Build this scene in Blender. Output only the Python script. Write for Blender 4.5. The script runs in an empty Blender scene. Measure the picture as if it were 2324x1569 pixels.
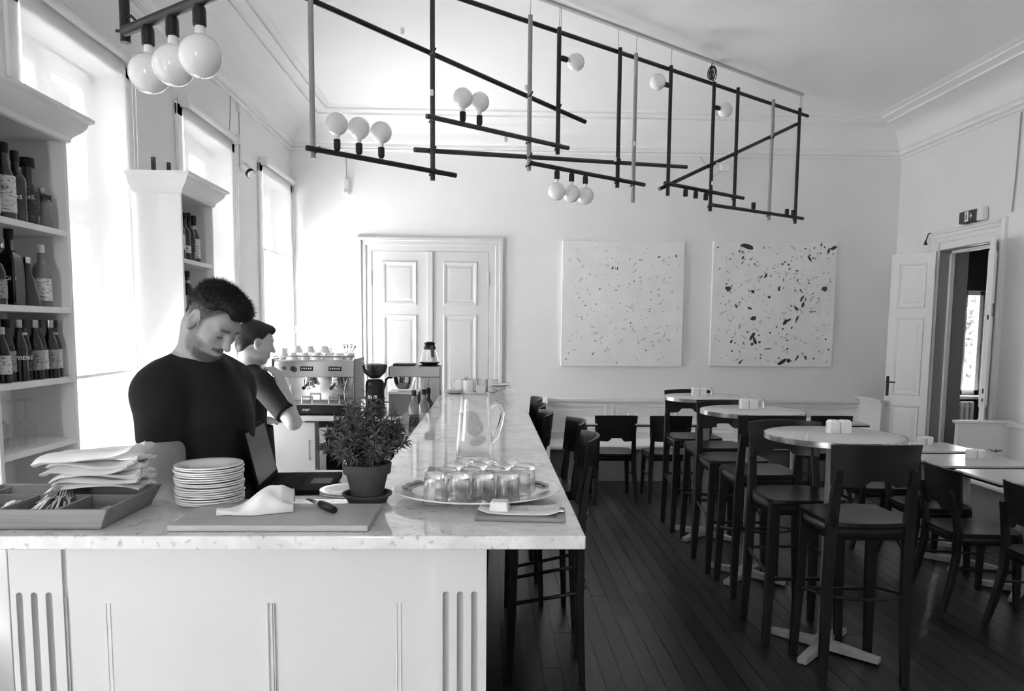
import bpy, bmesh, math, random
import numpy as np
from mathutils import Vector, Matrix, Euler

random.seed(7)
rng = np.random.default_rng(7)
scene = bpy.context.scene
COL = scene.collection

# ------------------------------------------------------------------ camera
cam_d = bpy.data.cameras.new('camera')
cam_d.sensor_width = 36.0
cam_d.lens = 1700.0 / 2324.0 * 36.0
cam_d.shift_y = 0.0550
cam_d.clip_start = 0.05
cam_d.clip_end = 200
cam = bpy.data.objects.new('camera', cam_d)
COL.objects.link(cam)
cam.matrix_world = Matrix((
    (0.99951844, -0.00552477, -0.03053467, 0.0),
    (-0.0298627, 0.09614969, -0.99491882, 0.0),
    (0.0084326, 0.99535155, 0.09593841, 1.6),
    (0, 0, 0, 1)))
scene.camera = cam

# ------------------------------------------------------------------ light
SKY = 9.0
world = bpy.data.worlds.new('daylight')
scene.world = world
world.use_nodes = True
bg = world.node_tree.nodes['Background']
bg.inputs[0].default_value = (1, 1, 1, 1)
bg.inputs[1].default_value = SKY
scene.view_settings.view_transform = 'Standard'
scene.view_settings.look = 'None'
scene.view_settings.exposure = 2.5
scene.view_settings.gamma = 1.0
scene.view_settings.use_curve_mapping = False
scene.cycles.use_adaptive_sampling = True
scene.cycles.adaptive_threshold = 0.03
scene.cycles.max_bounces = 11
scene.cycles.diffuse_bounces = 5
scene.cycles.glossy_bounces = 6
scene.cycles.transmission_bounces = 12
scene.cycles.transparent_max_bounces = 16
scene.cycles.sample_clamp_indirect = 6.0

R = math.radians
PI = math.pi
# room: x right, y away from the viewer, z up
XL, XR, YB, YF = -2.175, 4.562, 8.4, -3.2
ZRAIL, ZC = 3.55, 3.85
WINZ0, WINZ1 = 0.55, 3.06
WIN_C = [-1.355, 0.475, 2.305, 4.135, 5.965, 7.81]      # window centres along the left wall
WHALF = 0.5


def portal(loc, rot, sx, sy, name):
    d = bpy.data.lights.new(name, 'AREA')
    d.shape = 'RECTANGLE'
    d.size, d.size_y = sx, sy
    d.cycles.is_portal = True
    o = bpy.data.objects.new(name, d)
    COL.objects.link(o)
    o.location = loc
    o.rotation_euler = rot
    return o


for yc in WIN_C:                                  # portals only guide the sky light through the openings
    portal((XL - 0.42, yc, (WINZ0 + WINZ1) / 2), (0, -PI / 2, 0), WINZ1 - WINZ0, 2 * WHALF, 'window_portal')
FWIN = [(-1.1, 0.40)]       # street windows behind the viewer: centre x, width
for xc, w in FWIN:
    portal((xc, YF - 0.36, 2.0), (PI / 2, 0, 0), w, 2.0, 'window_portal')

# ------------------------------------------------------------------ helpers
MATS = {}


def mat(name, v, rough=0.5, metal=0.0, noise=0.0, ns=8.0, stretch=(1, 1, 1), bump=0.0, bs=60.0,
        trans=0.0, ior=1.45, coat=0.0, rand=0.0, spec=0.5, sss=0.0, detail=4.0):
    if name in MATS:
        return MATS[name]
    m = bpy.data.materials.new(name)
    m.use_nodes = True
    nt = m.node_tree
    b = nt.nodes['Principled BSDF']
    b.inputs['Base Color'].default_value = (v, v, v, 1)
    b.inputs['Roughness'].default_value = rough
    b.inputs['Metallic'].default_value = metal
    b.inputs['IOR'].default_value = ior
    b.inputs['Transmission Weight'].default_value = trans
    b.inputs['Coat Weight'].default_value = coat
    b.inputs['Coat Roughness'].default_value = 0.08
    b.inputs['Specular IOR Level'].default_value = spec
    if sss:
        b.inputs['Subsurface Weight'].default_value = sss
        b.inputs['Subsurface Radius'].default_value = (0.01, 0.01, 0.01)
        b.inputs['Subsurface Scale'].default_value = 1.0
    L = nt.links
    if noise or bump or rand:
        tc = nt.nodes.new('ShaderNodeTexCoord')
        mp = nt.nodes.new('ShaderNodeMapping')
        mp.inputs['Scale'].default_value = stretch
        L.new(tc.outputs['Object'], mp.inputs['Vector'])
        src = mp.outputs['Vector']
        oi = None
        if rand:
            oi = nt.nodes.new('ShaderNodeObjectInfo')
            ad = nt.nodes.new('ShaderNodeVectorMath')
            ad.operation = 'ADD'
            mu = nt.nodes.new('ShaderNodeVectorMath')
            mu.operation = 'SCALE'
            cb = nt.nodes.new('ShaderNodeCombineXYZ')
            L.new(oi.outputs['Random'], cb.inputs[0])
            L.new(oi.outputs['Random'], cb.inputs[1])
            mu.inputs['Scale'].default_value = 37.0
            L.new(cb.outputs[0], mu.inputs[0])
            L.new(src, ad.inputs[0])
            L.new(mu.outputs[0], ad.inputs[1])
            src = ad.outputs[0]
        if noise or rand:
            n = nt.nodes.new('ShaderNodeTexNoise')
            n.inputs['Scale'].default_value = ns
            n.inputs['Detail'].default_value = detail
            L.new(src, n.inputs['Vector'])
            mr = nt.nodes.new('ShaderNodeMapRange')
            mr.inputs[1].default_value = 0.25
            mr.inputs[2].default_value = 0.75
            mr.inputs[3].default_value = v * (1 - noise)
            mr.inputs[4].default_value = v * (1 + noise)
            L.new(n.outputs['Fac'], mr.inputs[0])
            out = mr.outputs[0]
            if rand:
                m2 = nt.nodes.new('ShaderNodeMapRange')
                m2.inputs[3].default_value = 1 - rand
                m2.inputs[4].default_value = 1 + rand
                L.new(oi.outputs['Random'], m2.inputs[0])
                mm = nt.nodes.new('ShaderNodeMath')
                mm.operation = 'MULTIPLY'
                L.new(out, mm.inputs[0])
                L.new(m2.outputs[0], mm.inputs[1])
                out = mm.outputs[0]
            L.new(out, b.inputs['Base Color'])
        if bump:
            nb = nt.nodes.new('ShaderNodeTexNoise')
            nb.inputs['Scale'].default_value = bs
            nb.inputs['Detail'].default_value = 3
            L.new(src, nb.inputs['Vector'])
            bp = nt.nodes.new('ShaderNodeBump')
            bp.inputs['Strength'].default_value = bump
            bp.inputs['Distance'].default_value = 0.002
            L.new(nb.outputs['Fac'], bp.inputs['Height'])
            L.new(bp.outputs['Normal'], b.inputs['Normal'])
    MATS[name] = m
    return m


class MB:
    """collects primitive shapes into one mesh"""

    def __init__(s):
        s.v, s.f = [], []

    def add(s, vs, fs):
        o = len(s.v)
        s.v += [tuple(p) for p in vs]
        s.f += [tuple(i + o for i in f) for f in fs]
        return s

    def box(s, x0, y0, z0, x1, y1, z1):
        return s.add([(x0, y0, z0), (x1, y0, z0), (x1, y1, z0), (x0, y1, z0), (x0, y0, z1), (x1, y0, z1), (x1, y1, z1), (x0, y1, z1)],
                     [(3, 2, 1, 0), (4, 5, 6, 7), (0, 1, 5, 4), (1, 2, 6, 5), (2, 3, 7, 6), (3, 0, 4, 7)])

    def bar(s, a, b, w, h, up=(0, 0, 1), w2=None, h2=None):
        """rectangular bar from a to b"""
        a, b = Vector(a), Vector(b)
        d = (b - a).normalized()
        u = Vector(up)
        if abs(d.dot(u)) > 0.98:
            u = Vector((0, 1, 0))
        r = d.cross(u).normalized()
        t = r.cross(d)
        w2 = w if w2 is None else w2
        h2 = h if h2 is None else h2
        vs = []
        for p, ww, hh in ((a, w, h), (b, w2, h2)):
            for i, j in ((-1, -1), (1, -1), (1, 1), (-1, 1)):
                vs.append(p + r * (i * ww / 2) + t * (j * hh / 2))
        return s.add(vs, [(0, 1, 2, 3), (7, 6, 5, 4), (0, 4, 5, 1), (1, 5, 6, 2), (2, 6, 7, 3), (3, 7, 4, 0)])

    def tube(s, pts, r, n=8, cap=True, closed=False):
        pts = [Vector(p) for p in pts]
        k = len(pts)
        rs = r if isinstance(r, (list, tuple)) else [r] * k
        vs, fs = [], []
        ref = None
        for i, p in enumerate(pts):
            if closed:
                d = pts[(i + 1) % k] - pts[i - 1]
            else:
                d = pts[min(i + 1, k - 1)] - pts[max(i - 1, 0)]
            d.normalize()
            if ref is None:
                ref = Vector((0, 0, 1)) if abs(d.z) < 0.9 else Vector((0, 1, 0))
            u = ref - d * ref.dot(d)
            if u.length < 1e-5:
                u = Vector((1, 0, 0))
            u.normalize()
            ref = u
            w = d.cross(u)
            for j in range(n):
                a = 2 * PI * j / n
                vs.append(p + (u * math.cos(a) + w * math.sin(a)) * rs[i])
        m = k if closed else k - 1
        for i in range(m):
            for j in range(n):
                a, b2 = i * n + j, i * n + (j + 1) % n
                c, d2 = ((i + 1) % k) * n + (j + 1) % n, ((i + 1) % k) * n + j
                fs.append((a, b2, c, d2))
        if cap and not closed:
            fs.append(tuple(range(n))[::-1])
            fs.append(tuple((k - 1) * n + j for j in range(n)))
        return s.add(vs, fs)

    def lathe(s, prof, n=24, c=(0, 0, 0), axis='z', a0=0.0, a1=2 * PI):
        """prof: list of (r, z)"""
        full = abs(a1 - a0 - 2 * PI) < 1e-6
        m = n if full else n + 1
        vs, fs = [], []
        for r, z in prof:
            for j in range(m):
                a = a0 + (a1 - a0) * j / n
                p = (r * math.cos(a), r * math.sin(a), z)
                if axis == 'x':
                    p = (p[2], p[0], p[1])
                elif axis == 'y':
                    p = (p[1], p[2], p[0])
                vs.append((p[0] + c[0], p[1] + c[1], p[2] + c[2]))
        for i in range(len(prof) - 1):
            for j in range(n):
                j2 = (j + 1) % m
                fs.append((i * m + j, i * m + j2, (i + 1) * m + j2, (i + 1) * m + j))
        return s.add(vs, fs)

    def prism(s, poly, z0, z1, axis='z'):
        n = len(poly)

        def P(a, b, c):
            return (a, b, c) if axis == 'z' else ((c, a, b) if axis == 'x' else (a, c, b))
        vs = [P(x, y, z0) for x, y in poly] + [P(x, y, z1) for x, y in poly]
        fs = [tuple(range(n))[::-1], tuple(range(n, 2 * n))] + [(i, (i + 1) % n, n + (i + 1) % n, n + i) for i in range(n)]
        return s.add(vs, fs)

    def ball(s, c, r, n=16, m=10):
        rx, ry, rz = r if isinstance(r, (list, tuple)) else (r, r, r)
        vs, fs = [], []
        for i in range(m + 1):
            t = PI * i / m
            for j in range(n):
                a = 2 * PI * j / n
                vs.append((c[0] + rx * math.sin(t) * math.cos(a), c[1] + ry * math.sin(t) * math.sin(a), c[2] - rz * math.cos(t)))
        for i in range(m):
            for j in range(n):
                fs.append((i * n + j, i * n + (j + 1) % n, (i + 1) * n + (j + 1) % n, (i + 1) * n + j))
        return s.add(vs, fs)

    def grid(s, fn, nu, nv):
        """open surface fn(u,v), u,v in 0..1"""
        vs = [fn(i / nu, j / nv) for i in range(nu + 1) for j in range(nv + 1)]
        fs = [(i * (nv + 1) + j, (i + 1) * (nv + 1) + j, (i + 1) * (nv + 1) + j + 1, i * (nv + 1) + j + 1) for i in range(nu) for j in range(nv)]
        return s.add(vs, fs)

    def move(s, M):
        s.v = [tuple(M @ Vector(p)) for p in s.v]
        return s

    def mesh(s, name, m=None, smooth=None):
        me = bpy.data.meshes.new(name)
        me.from_pydata(s.v, [], s.f)
        bm = bmesh.new()
        bm.from_mesh(me)
        bmesh.ops.remove_doubles(bm, verts=bm.verts, dist=1e-6)
        bmesh.ops.recalc_face_normals(bm, faces=bm.faces)
        bm.to_mesh(me)
        bm.free()
        if smooth:
            me.polygons.foreach_set('use_smooth', [True] * len(me.polygons))
            me.set_sharp_from_angle(angle=R(smooth))
        if m:
            me.materials.append(m)
        return me

    def build(s, name, m, parent=None, smooth=40, bevel=0.0, seg=2, solid=0.0):
        o = bpy.data.objects.new(name, s.mesh(name, m, smooth))
        COL.objects.link(o)
        if parent is not None:
            o.parent = parent
        if solid:
            md = o.modifiers.new('solid', 'SOLIDIFY')
            md.thickness = solid
            md.offset = 0
        if bevel:
            md = o.modifiers.new('bevel', 'BEVEL')
            md.width = bevel
            md.segments = seg
            md.limit_method = 'ANGLE'
            md.angle_limit = R(40)
        return o


def tag(o, label, cat, group=None):
    o['label'] = label
    o['category'] = cat
    if group:
        o['group'] = group
    return o


def thing(name, label, cat, loc=(0, 0, 0), rz=0.0, group=None):
    o = bpy.data.objects.new(name, None)
    COL.objects.link(o)
    o.empty_display_size = 0.05
    o.location = loc
    o.rotation_euler = (0, 0, rz)
    return tag(o, label, cat, group)


def struct(o):
    o['kind'] = 'structure'
    return o


def copy_tree(src, parent=None):
    c = src.copy()
    COL.objects.link(c)
    c.parent = parent
    for ch in list(src.children):
        copy_tree(ch, c)
    return c


def dup(src, loc, rz, label, group=None):
    c = copy_tree(src)
    c.location = loc
    c.rotation_euler = (0, 0, rz)
    c['label'] = label
    if group:
        c['group'] = group
    return c


def text(body, size, m, parent, M, name='lettering', depth=0.0006):
    cu = bpy.data.curves.new(name, 'FONT')
    cu.body = body
    cu.size = size
    cu.align_x = 'CENTER'
    cu.align_y = 'CENTER'
    cu.extrude = depth
    t = bpy.data.objects.new(name, cu)
    COL.objects.link(t)
    dg = bpy.context.evaluated_depsgraph_get()
    me = bpy.data.meshes.new_from_object(t.evaluated_get(dg))
    bpy.data.objects.remove(t)
    me.materials.clear()
    me.materials.append(m)
    o = bpy.data.objects.new(name, me)
    COL.objects.link(o)
    o.parent = parent
    o.matrix_local = M
    return o


def TR(x, y, z, rx=0, ry=0, rz=0):
    return Matrix.Translation((x, y, z)) @ Euler((rx, ry, rz)).to_matrix().to_4x4()


ORD = ['first', 'second', 'third', 'fourth', 'fifth', 'sixth', 'seventh', 'eighth', 'ninth', 'tenth', 'eleventh', 'twelfth',
       'thirteenth', 'fourteenth', 'fifteenth', 'sixteenth', 'seventeenth', 'eighteenth']

# ------------------------------------------------------------------ materials
WALL = mat('wall_paint', 0.84, 0.9, noise=0.02, ns=2.5, bump=0.15, bs=140)
CEIL = mat('ceiling_paint', 0.88, 0.8, noise=0.01, ns=2)
TRIM = mat('white_gloss_paint', 0.84, 0.6, noise=0.015, ns=4)
PAINT = mat('bar_paint', 0.63, 0.5, noise=0.012, ns=5)
BENCHP = mat('bench_paint', 0.74, 0.45, noise=0.03, ns=4)
WOODD = mat('dark_stained_wood', 0.013, 0.36, spec=0.35, noise=0.25, ns=9, stretch=(1, 1, 0.15), bump=0.1, bs=80)
FLOORB = mat('floor_joint', 0.006, 0.7)
PLANK = mat('floor_plank', 0.022, 0.31, spec=0.35, noise=0.7, ns=3.5, stretch=(5, 0.9, 1), rand=0.6, bump=0.12, bs=18)
BLACK = mat('black_enamel', 0.012, 0.35)
BLACKM = mat('matt_black', 0.012, 0.6)
PLAST = mat('white_plastic', 0.78, 0.4)
CHROME = mat('polished_steel', 0.72, 0.12, metal=1.0, noise=0.05, ns=6)
STEEL = mat('brushed_steel', 0.50, 0.34, metal=1.0, noise=0.08, ns=20, stretch=(1, 1, 8))
CERAM = mat('white_ceramic', 0.82, 0.12, coat=0.3)
RODB = mat('rod_black', 0.014, 0.4)
RODD = mat('rod_dark_wood', 0.05, 0.5, noise=0.2, ns=12)
RODG = mat('rod_pale_wood', 0.32, 0.5, noise=0.15, ns=12)
OPAL = mat('opal_glass', 0.86, 0.06, coat=0.5, sss=0.2)
CABLE = mat('grey_cable', 0.35, 0.5)
TABLET = mat('table_top_laminate', 0.62, 0.22, noise=0.05, ns=30)
TBASE = mat('cast_table_base', 0.40, 0.45, noise=0.1, ns=12)
PAPER = mat('paper', 0.8, 0.8)
LINEN = mat('white_linen', 0.86, 0.85, bump=0.3, bs=220)
CLAY = mat('terracotta', 0.06, 0.75, noise=0.18, ns=14, bump=0.3, bs=90)
TRAYW = mat('tray_wood', 0.22, 0.5, noise=0.25, ns=6, stretch=(0.4, 5, 12))
BOARDW = mat('cutting_board_wood', 0.40, 0.55, noise=0.12, ns=6, stretch=(0.5, 6, 6))


def glass_mat(name, v=1.0, rough=0.0, ior=1.45, clear=0.0):
    m = bpy.data.materials.new(name)
    m.use_nodes = True
    nt = m.node_tree
    nt.nodes.clear()
    out = nt.nodes.new('ShaderNodeOutputMaterial')
    g = nt.nodes.new('ShaderNodeBsdfGlass')
    g.inputs['Color'].default_value = (v, v, v, 1)
    g.inputs['Roughness'].default_value = rough
    g.inputs['IOR'].default_value = ior
    if clear:
        t = nt.nodes.new('ShaderNodeBsdfTransparent')
        mx = nt.nodes.new('ShaderNodeMixShader')
        mx.inputs[0].default_value = clear
        nt.links.new(g.outputs[0], mx.inputs[1])
        nt.links.new(t.outputs[0], mx.inputs[2])
        nt.links.new(mx.outputs[0], out.inputs[0])
    else:
        nt.links.new(g.outputs[0], out.inputs[0])
    return m


def thin_glass(name, tint=0.95, refl=0.06):
    m = bpy.data.materials.new(name)
    m.use_nodes = True
    nt = m.node_tree
    nt.nodes.clear()
    out = nt.nodes.new('ShaderNodeOutputMaterial')
    t = nt.nodes.new('ShaderNodeBsdfTransparent')
    t.inputs[0].default_value = (tint, tint, tint, 1)
    g = nt.nodes.new('ShaderNodeBsdfGlossy')
    g.inputs['Roughness'].default_value = 0.02
    lw0 = nt.nodes.new('ShaderNodeLayerWeight')
    lw0.inputs[0].default_value = 0.5
    lw1 = nt.nodes.new('ShaderNodeMath')
    lw1.operation = 'POWER'
    lw1.inputs[1].default_value = 4.0
    nt.links.new(lw0.outputs['Facing'], lw1.inputs[0])
    lw = nt.nodes.new('ShaderNodeMath')
    lw.operation = 'MULTIPLY_ADD'
    lw.inputs[1].default_value = 0.55
    lw.inputs[2].default_value = 0.03
    nt.links.new(lw1.outputs[0], lw.inputs[0])
    mx = nt.nodes.new('ShaderNodeMixShader')
    nt.links.new(lw.outputs[0], mx.inputs[0])
    nt.links.new(t.outputs[0], mx.inputs[1])
    nt.links.new(g.outputs[0], mx.inputs[2])
    nt.links.new(mx.outputs[0], out.inputs[0])
    return m


PANE = thin_glass('window_glass', 0.96)
THIN = thin_glass('thin_clear_glass', 0.975)
TUMB = glass_mat('tumbler_glass', 1.0, 0.0, 1.45, clear=0.22)
WATER = glass_mat('water', 1.0, 0.0, 1.33, clear=0.6)
DARKG = mat('dark_bottle_glass', 0.012, 0.08, coat=0.4)
MIDG = mat('brown_bottle_glass', 0.035, 0.08, coat=0.4)
PALEG = mat('clear_bottle_glass', 0.35, 0.06, trans=0.5, coat=0.3)


def blind_material():
    m = bpy.data.materials.new('blind_fabric')
    m.use_nodes = True
    nt = m.node_tree
    nt.nodes.clear()
    out = nt.nodes.new('ShaderNodeOutputMaterial')
    t = nt.nodes.new('ShaderNodeBsdfTransparent')
    tl = nt.nodes.new('ShaderNodeBsdfTranslucent')
    d = nt.nodes.new('ShaderNodeBsdfDiffuse')
    tl.inputs[0].default_value = (0.95, 0.95, 0.95, 1)
    d.inputs[0].default_value = (0.8, 0.8, 0.8, 1)
    m1 = nt.nodes.new('ShaderNodeMixShader')
    m1.inputs[0].default_value = 0.985
    m2 = nt.nodes.new('ShaderNodeMixShader')
    m2.inputs[0].default_value = 0.035
    nt.links.new(tl.outputs[0], m1.inputs[1])
    nt.links.new(d.outputs[0], m1.inputs[2])
    nt.links.new(m1.outputs[0], m2.inputs[1])
    nt.links.new(t.outputs[0], m2.inputs[2])
    nt.links.new(m2.outputs[0], out.inputs[0])
    return m


BLIND = blind_material()


def marble_material():
    m = mat('marble_slab', 0.72, 0.035, coat=0.2)
    nt = m.node_tree
    b = nt.nodes['Principled BSDF']
    tc = nt.nodes.new('ShaderNodeTexCoord')
    n1 = nt.nodes.new('ShaderNodeTexNoise')
    n1.inputs['Scale'].default_value = 7
    n1.inputs['Detail'].default_value = 8
    n1.inputs['Distortion'].default_value = 1.2
    n2 = nt.nodes.new('ShaderNodeTexNoise')
    n2.inputs['Scale'].default_value = 55
    n2.inputs['Detail'].default_value = 4
    r1 = nt.nodes.new('ShaderNodeMapRange')
    r1.inputs[1].default_value, r1.inputs[2].default_value = 0.28, 0.6
    r1.inputs[3].default_value, r1.inputs[4].default_value = 0.62, 0.80
    r2 = nt.nodes.new('ShaderNodeMapRange')
    r2.inputs[1].default_value, r2.inputs[2].default_value = 0.28, 0.42
    r2.inputs[3].default_value, r2.inputs[4].default_value = 0.6, 1.0
    mu = nt.nodes.new('ShaderNodeMath')
    mu.operation = 'MULTIPLY'
    for n in (n1, n2):
        nt.links.new(tc.outputs['Object'], n.inputs['Vector'])
    nt.links.new(n1.outputs['Fac'], r1.inputs[0])
    nt.links.new(n2.outputs['Fac'], r2.inputs[0])
    nt.links.new(r1.outputs[0], mu.inputs[0])
    nt.links.new(r2.outputs[0], mu.inputs[1])
    nt.links.new(mu.outputs[0], b.inputs['Base Color'])
    return m


MARBLE = marble_material()
# ================================================================== THE ROOM
TH = 0.30
fl = struct(MB().box(XL - TH, YF - TH, -0.2, XR + TH, YB + TH, -0.004).build('floor', FLOORB, smooth=None))
unit = MB().box(0, 0, -0.003, 1, 1, 0).mesh('plank', PLANK)
PW = 0.092
npl = 0
for i in range(int(XR / PW) + 1):
    x = -0.02 + i * PW
    y = 2.9 - random.random() * 1.4
    while y < YB and npl < 298:
        ln = random.uniform(1.5, 2.4)
        y1 = min(y + ln, YB)
        if y1 > 3.0 and x < 0.74 * y1 + 0.2 and x + PW < XR:
            o = bpy.data.objects.new('plank', unit)
            COL.objects.link(o)
            o.parent = fl
            o.location = (x, max(y, 2.6), random.uniform(-0.0006, 0.0002))
            o.scale = (PW - 0.0022, y1 - max(y, 2.6) - 0.0022, 1)
            npl += 1
        y = y1
pl = MB()
x = XL
while x < -0.1:
    pl.box(x, 1.5, -0.003, x + PW - 0.002, YB, 0)
    x += PW
x = -0.02 + (int(XR / PW)) * PW
pl.box(XL, YF, -0.003, XR, 1.48, 0)
o = pl.build('plank_field', PLANK, fl, smooth=None)
o['kind'] = 'stuff'

struct(MB().box(XL - TH, YF - TH, ZC, XR + TH, YB + TH, ZC + 0.2).build('ceiling', CEIL, smooth=None))


def wall_with_holes(name, fixed, a0, a1, z1, holes, m, axis):
    """slab spanning a0..a1 along the wall, holes = [(a, b, zlo, zhi)]; fixed = (near, far) planes"""
    mb = MB()

    def bx(p, q, zl, zh):
        if q - p < 1e-4 or zh - zl < 1e-4:
            return
        if axis == 'y':
            mb.box(fixed[0], p, zl, fixed[1], q, zh)
        else:
            mb.box(p, fixed[0], zl, q, fixed[1], zh)
    a = a0
    for (p, q, zl, zh) in sorted(holes):
        bx(a, p, 0, z1)
        bx(p, q, 0, zl)
        bx(p, q, zh, z1)
        a = q
    bx(a, a1, 0, z1)
    return struct(mb.build(name, m, smooth=None))


wall_with_holes('wall_left', (XL - TH, XL), YF - TH, YB + TH, ZC, [(c - WHALF, c + WHALF, WINZ0, WINZ1) for c in WIN_C], WALL, 'y')
wall_with_holes('wall_back', (YB, YB + TH), XL, XR, ZC, [], WALL, 'x')
wall_with_holes('wall_right', (XR, XR + TH), YF - TH, YB + TH, ZC, [(6.70, 7.575, 0, 2.44)], WALL, 'y')
wall_with_holes('wall_front', (YF - TH, YF), XL, XR, ZC, [(c - w / 2, c + w / 2, 1.0, 3.0) for c, w in FWIN], WALL, 'x')

# plaster cornice with cove, running round the room
prof = [(0.0, 3.515), (0.022, 3.515), (0.03, 3.53), (0.022, 3.545), (0.05, 3.552), (0.05, 3.585), (0.075, 3.60), (0.09, 3.625)]
for k in range(7):
    t = k / 6 * PI / 2
    prof.append((0.09 + 0.30 * (1 - math.cos(t)), 3.625 + 0.165 * math.sin(t)))
prof += [(0.40, 3.79), (0.40, 3.808), (0.42, 3.815), (0.50, 3.815), (0.50, 3.832), (0.54, 3.84), (0.56, 3.85), (0.0, 3.85)]
mb = MB()
cn = [(XL, YF, 1, 1), (XR, YF, -1, 1), (XR, YB, -1, -1), (XL, YB, 1, -1)]
n = len(prof)
vs = [(cx + sx * d, cy + sy * d, z) for cx, cy, sx, sy in cn for d, z in prof]
fs = [(i * n + k, ((i + 1) % 4) * n + k, ((i + 1) % 4) * n + k + 1, i * n + k + 1) for i in range(4) for k in range(n - 1)]
mb.add(vs, fs)
struct(mb.build('trim_1', CEIL, smooth=25))
for nm, (x0, y0, x1, y1) in dict(baseboard_back=(XL, YB - 0.022, XR, YB), baseboard_left=(XL, YF, XL + 0.022, YB), ).items():
    struct(MB().box(x0, y0, 0, x1, y1, 0.16).build(nm, TRIM, smooth=None, bevel=0.005))
struct(MB().box(XR - 0.022, YF, 0, XR, 6.58, 0.16).box(XR - 0.022, 7.69, 0, XR, YB, 0.16).build('baseboard_right', TRIM, smooth=None, bevel=0.005))

# ------------------------------------------------------------------ windows in the left wall
WX = XL - 0.20


def window_left(idx, yc):
    w = bpy.data.objects.new('window_%d' % idx, None)
    COL.objects.link(w)
    w.location = (WX, yc, WINZ0)
    struct(w)
    H = WINZ1 - WINZ0
    f = MB()
    f.box(-.04, -WHALF, 0, .04, -WHALF + .06, H).box(-.04, WHALF - .06, 0, .04, WHALF, H)
    f.box(-.04, -WHALF, H - .07, .04, WHALF, H).box(-.04, -WHALF, 0, .04, WHALF, .07)
    f.build('window_frame', TRIM, w, smooth=None, bevel=.006)
    zt0, zt1 = 2.16 - WINZ0, 2.33 - WINZ0
    MB().box(-.05, -WHALF + .06, zt0 + .04, .05, WHALF - .06, zt1 - .04).build('transom', TRIM, w, smooth=None, bevel=.01)
    MB().box(-.05, -.03, .07, .05, .03, H - .07).build('mullion', TRIM, w, smooth=None, bevel=.008)
    for s in (-1, 1):
        for z0, z1 in ((.07, zt0 + .04), (zt1 - .04, H - .07)):
            y0, y1 = (.03, WHALF - .06) if s > 0 else (-WHALF + .06, -.03)
            sb = MB()
            e = .045
            sb.box(-.03, y0, z0, .035, y0 + e, z1).box(-.03, y1 - e, z0, .035, y1, z1)
            sb.box(-.03, y0 + e, z0, .035, y1 - e, z0 + e).box(-.03, y0 + e, z1 - e, .035, y1 - e, z1)
            so = sb.build('sash', TRIM, w, smooth=None, bevel=.006)
            MB().box(-.003, y0 + e, z0 + e, .003, y1 - e, z1 - e).build('pane', PANE, so, smooth=None)
            if z0 < .1:
                hb = MB().box(.035, -.012 + (y0 + .02 if s > 0 else y1 - .02), .95, .045, .012 + (y0 + .02 if s > 0 else y1 - .02), 1.07)
                hb.tube([(.045, (y0 if s > 0 else y1) + .02 * s, 1.01), (.075, (y0 if s > 0 else y1) + .02 * s, 1.01), (.075, (y0 if s > 0 else y1) + .02 * s, .93)], .007)
                hb.build('window_handle', PLAST, so)
    a = MB()
    hx = XL - WX
    W2 = WHALF + .085
    a.box(hx, -W2, -.02, hx + .022, -WHALF + .005, H + .08).box(hx, WHALF - .005, -.02, hx + .022, W2, H + .08).box(hx, -W2, H - .005, hx + .022, W2, H + .085)
    a.build('architrave', TRIM, w, smooth=None, bevel=.007)
    MB().box(.04, -W2 - .02, -.045, hx + .06, W2 + .02, -.004).build('window_sill', TRIM, w, smooth=None, bevel=.008)
    return w


for i, c in enumerate(WIN_C):
    wo = window_left(i + 1, c)
    zb = {0: 1.33, 1: 1.1, 2: .62}.get(i)
    if zb:                                   # blinds added on unseen windows beside the viewer to hold back daylight
        z0, z1, xx = zb - WINZ0, 3.16 - WINZ0, XL + .03 - WX
        MB().add([(xx, -.5, z1), (xx, .5, z1), (xx, .5, z0), (xx, -.5, z0)], [(0, 1, 2, 3)]).build('blind_fabric', BLIND, wo, smooth=None)
        MB().lathe([(.0, -.52), (.028, -.52), (.028, .52), (0, .52)], 16, c=(xx + .026, 0, z1), axis='y').build('blind_roller', PLAST, wo)

for i, (c, w) in enumerate(FWIN):
    wo = bpy.data.objects.new('window_%d' % (i + 9), None)
    COL.objects.link(wo)
    wo.location = (c, YF - .2, 1.0)
    struct(wo)
    f = MB().box(-w / 2, -.04, 0, -w / 2 + .06, .04, 2.0).box(w / 2 - .06, -.04, 0, w / 2, .04, 2.0).box(-w / 2, -.04, 0, w / 2, .04, .07).box(-w / 2, -.04, 1.93, w / 2, .04, 2.0)
    f.build('window_frame', TRIM, wo, smooth=None, bevel=.006)
    MB().box(-w / 2, -.003, 0, w / 2, .003, 2.0).build('pane', PANE, wo, smooth=None)

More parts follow.
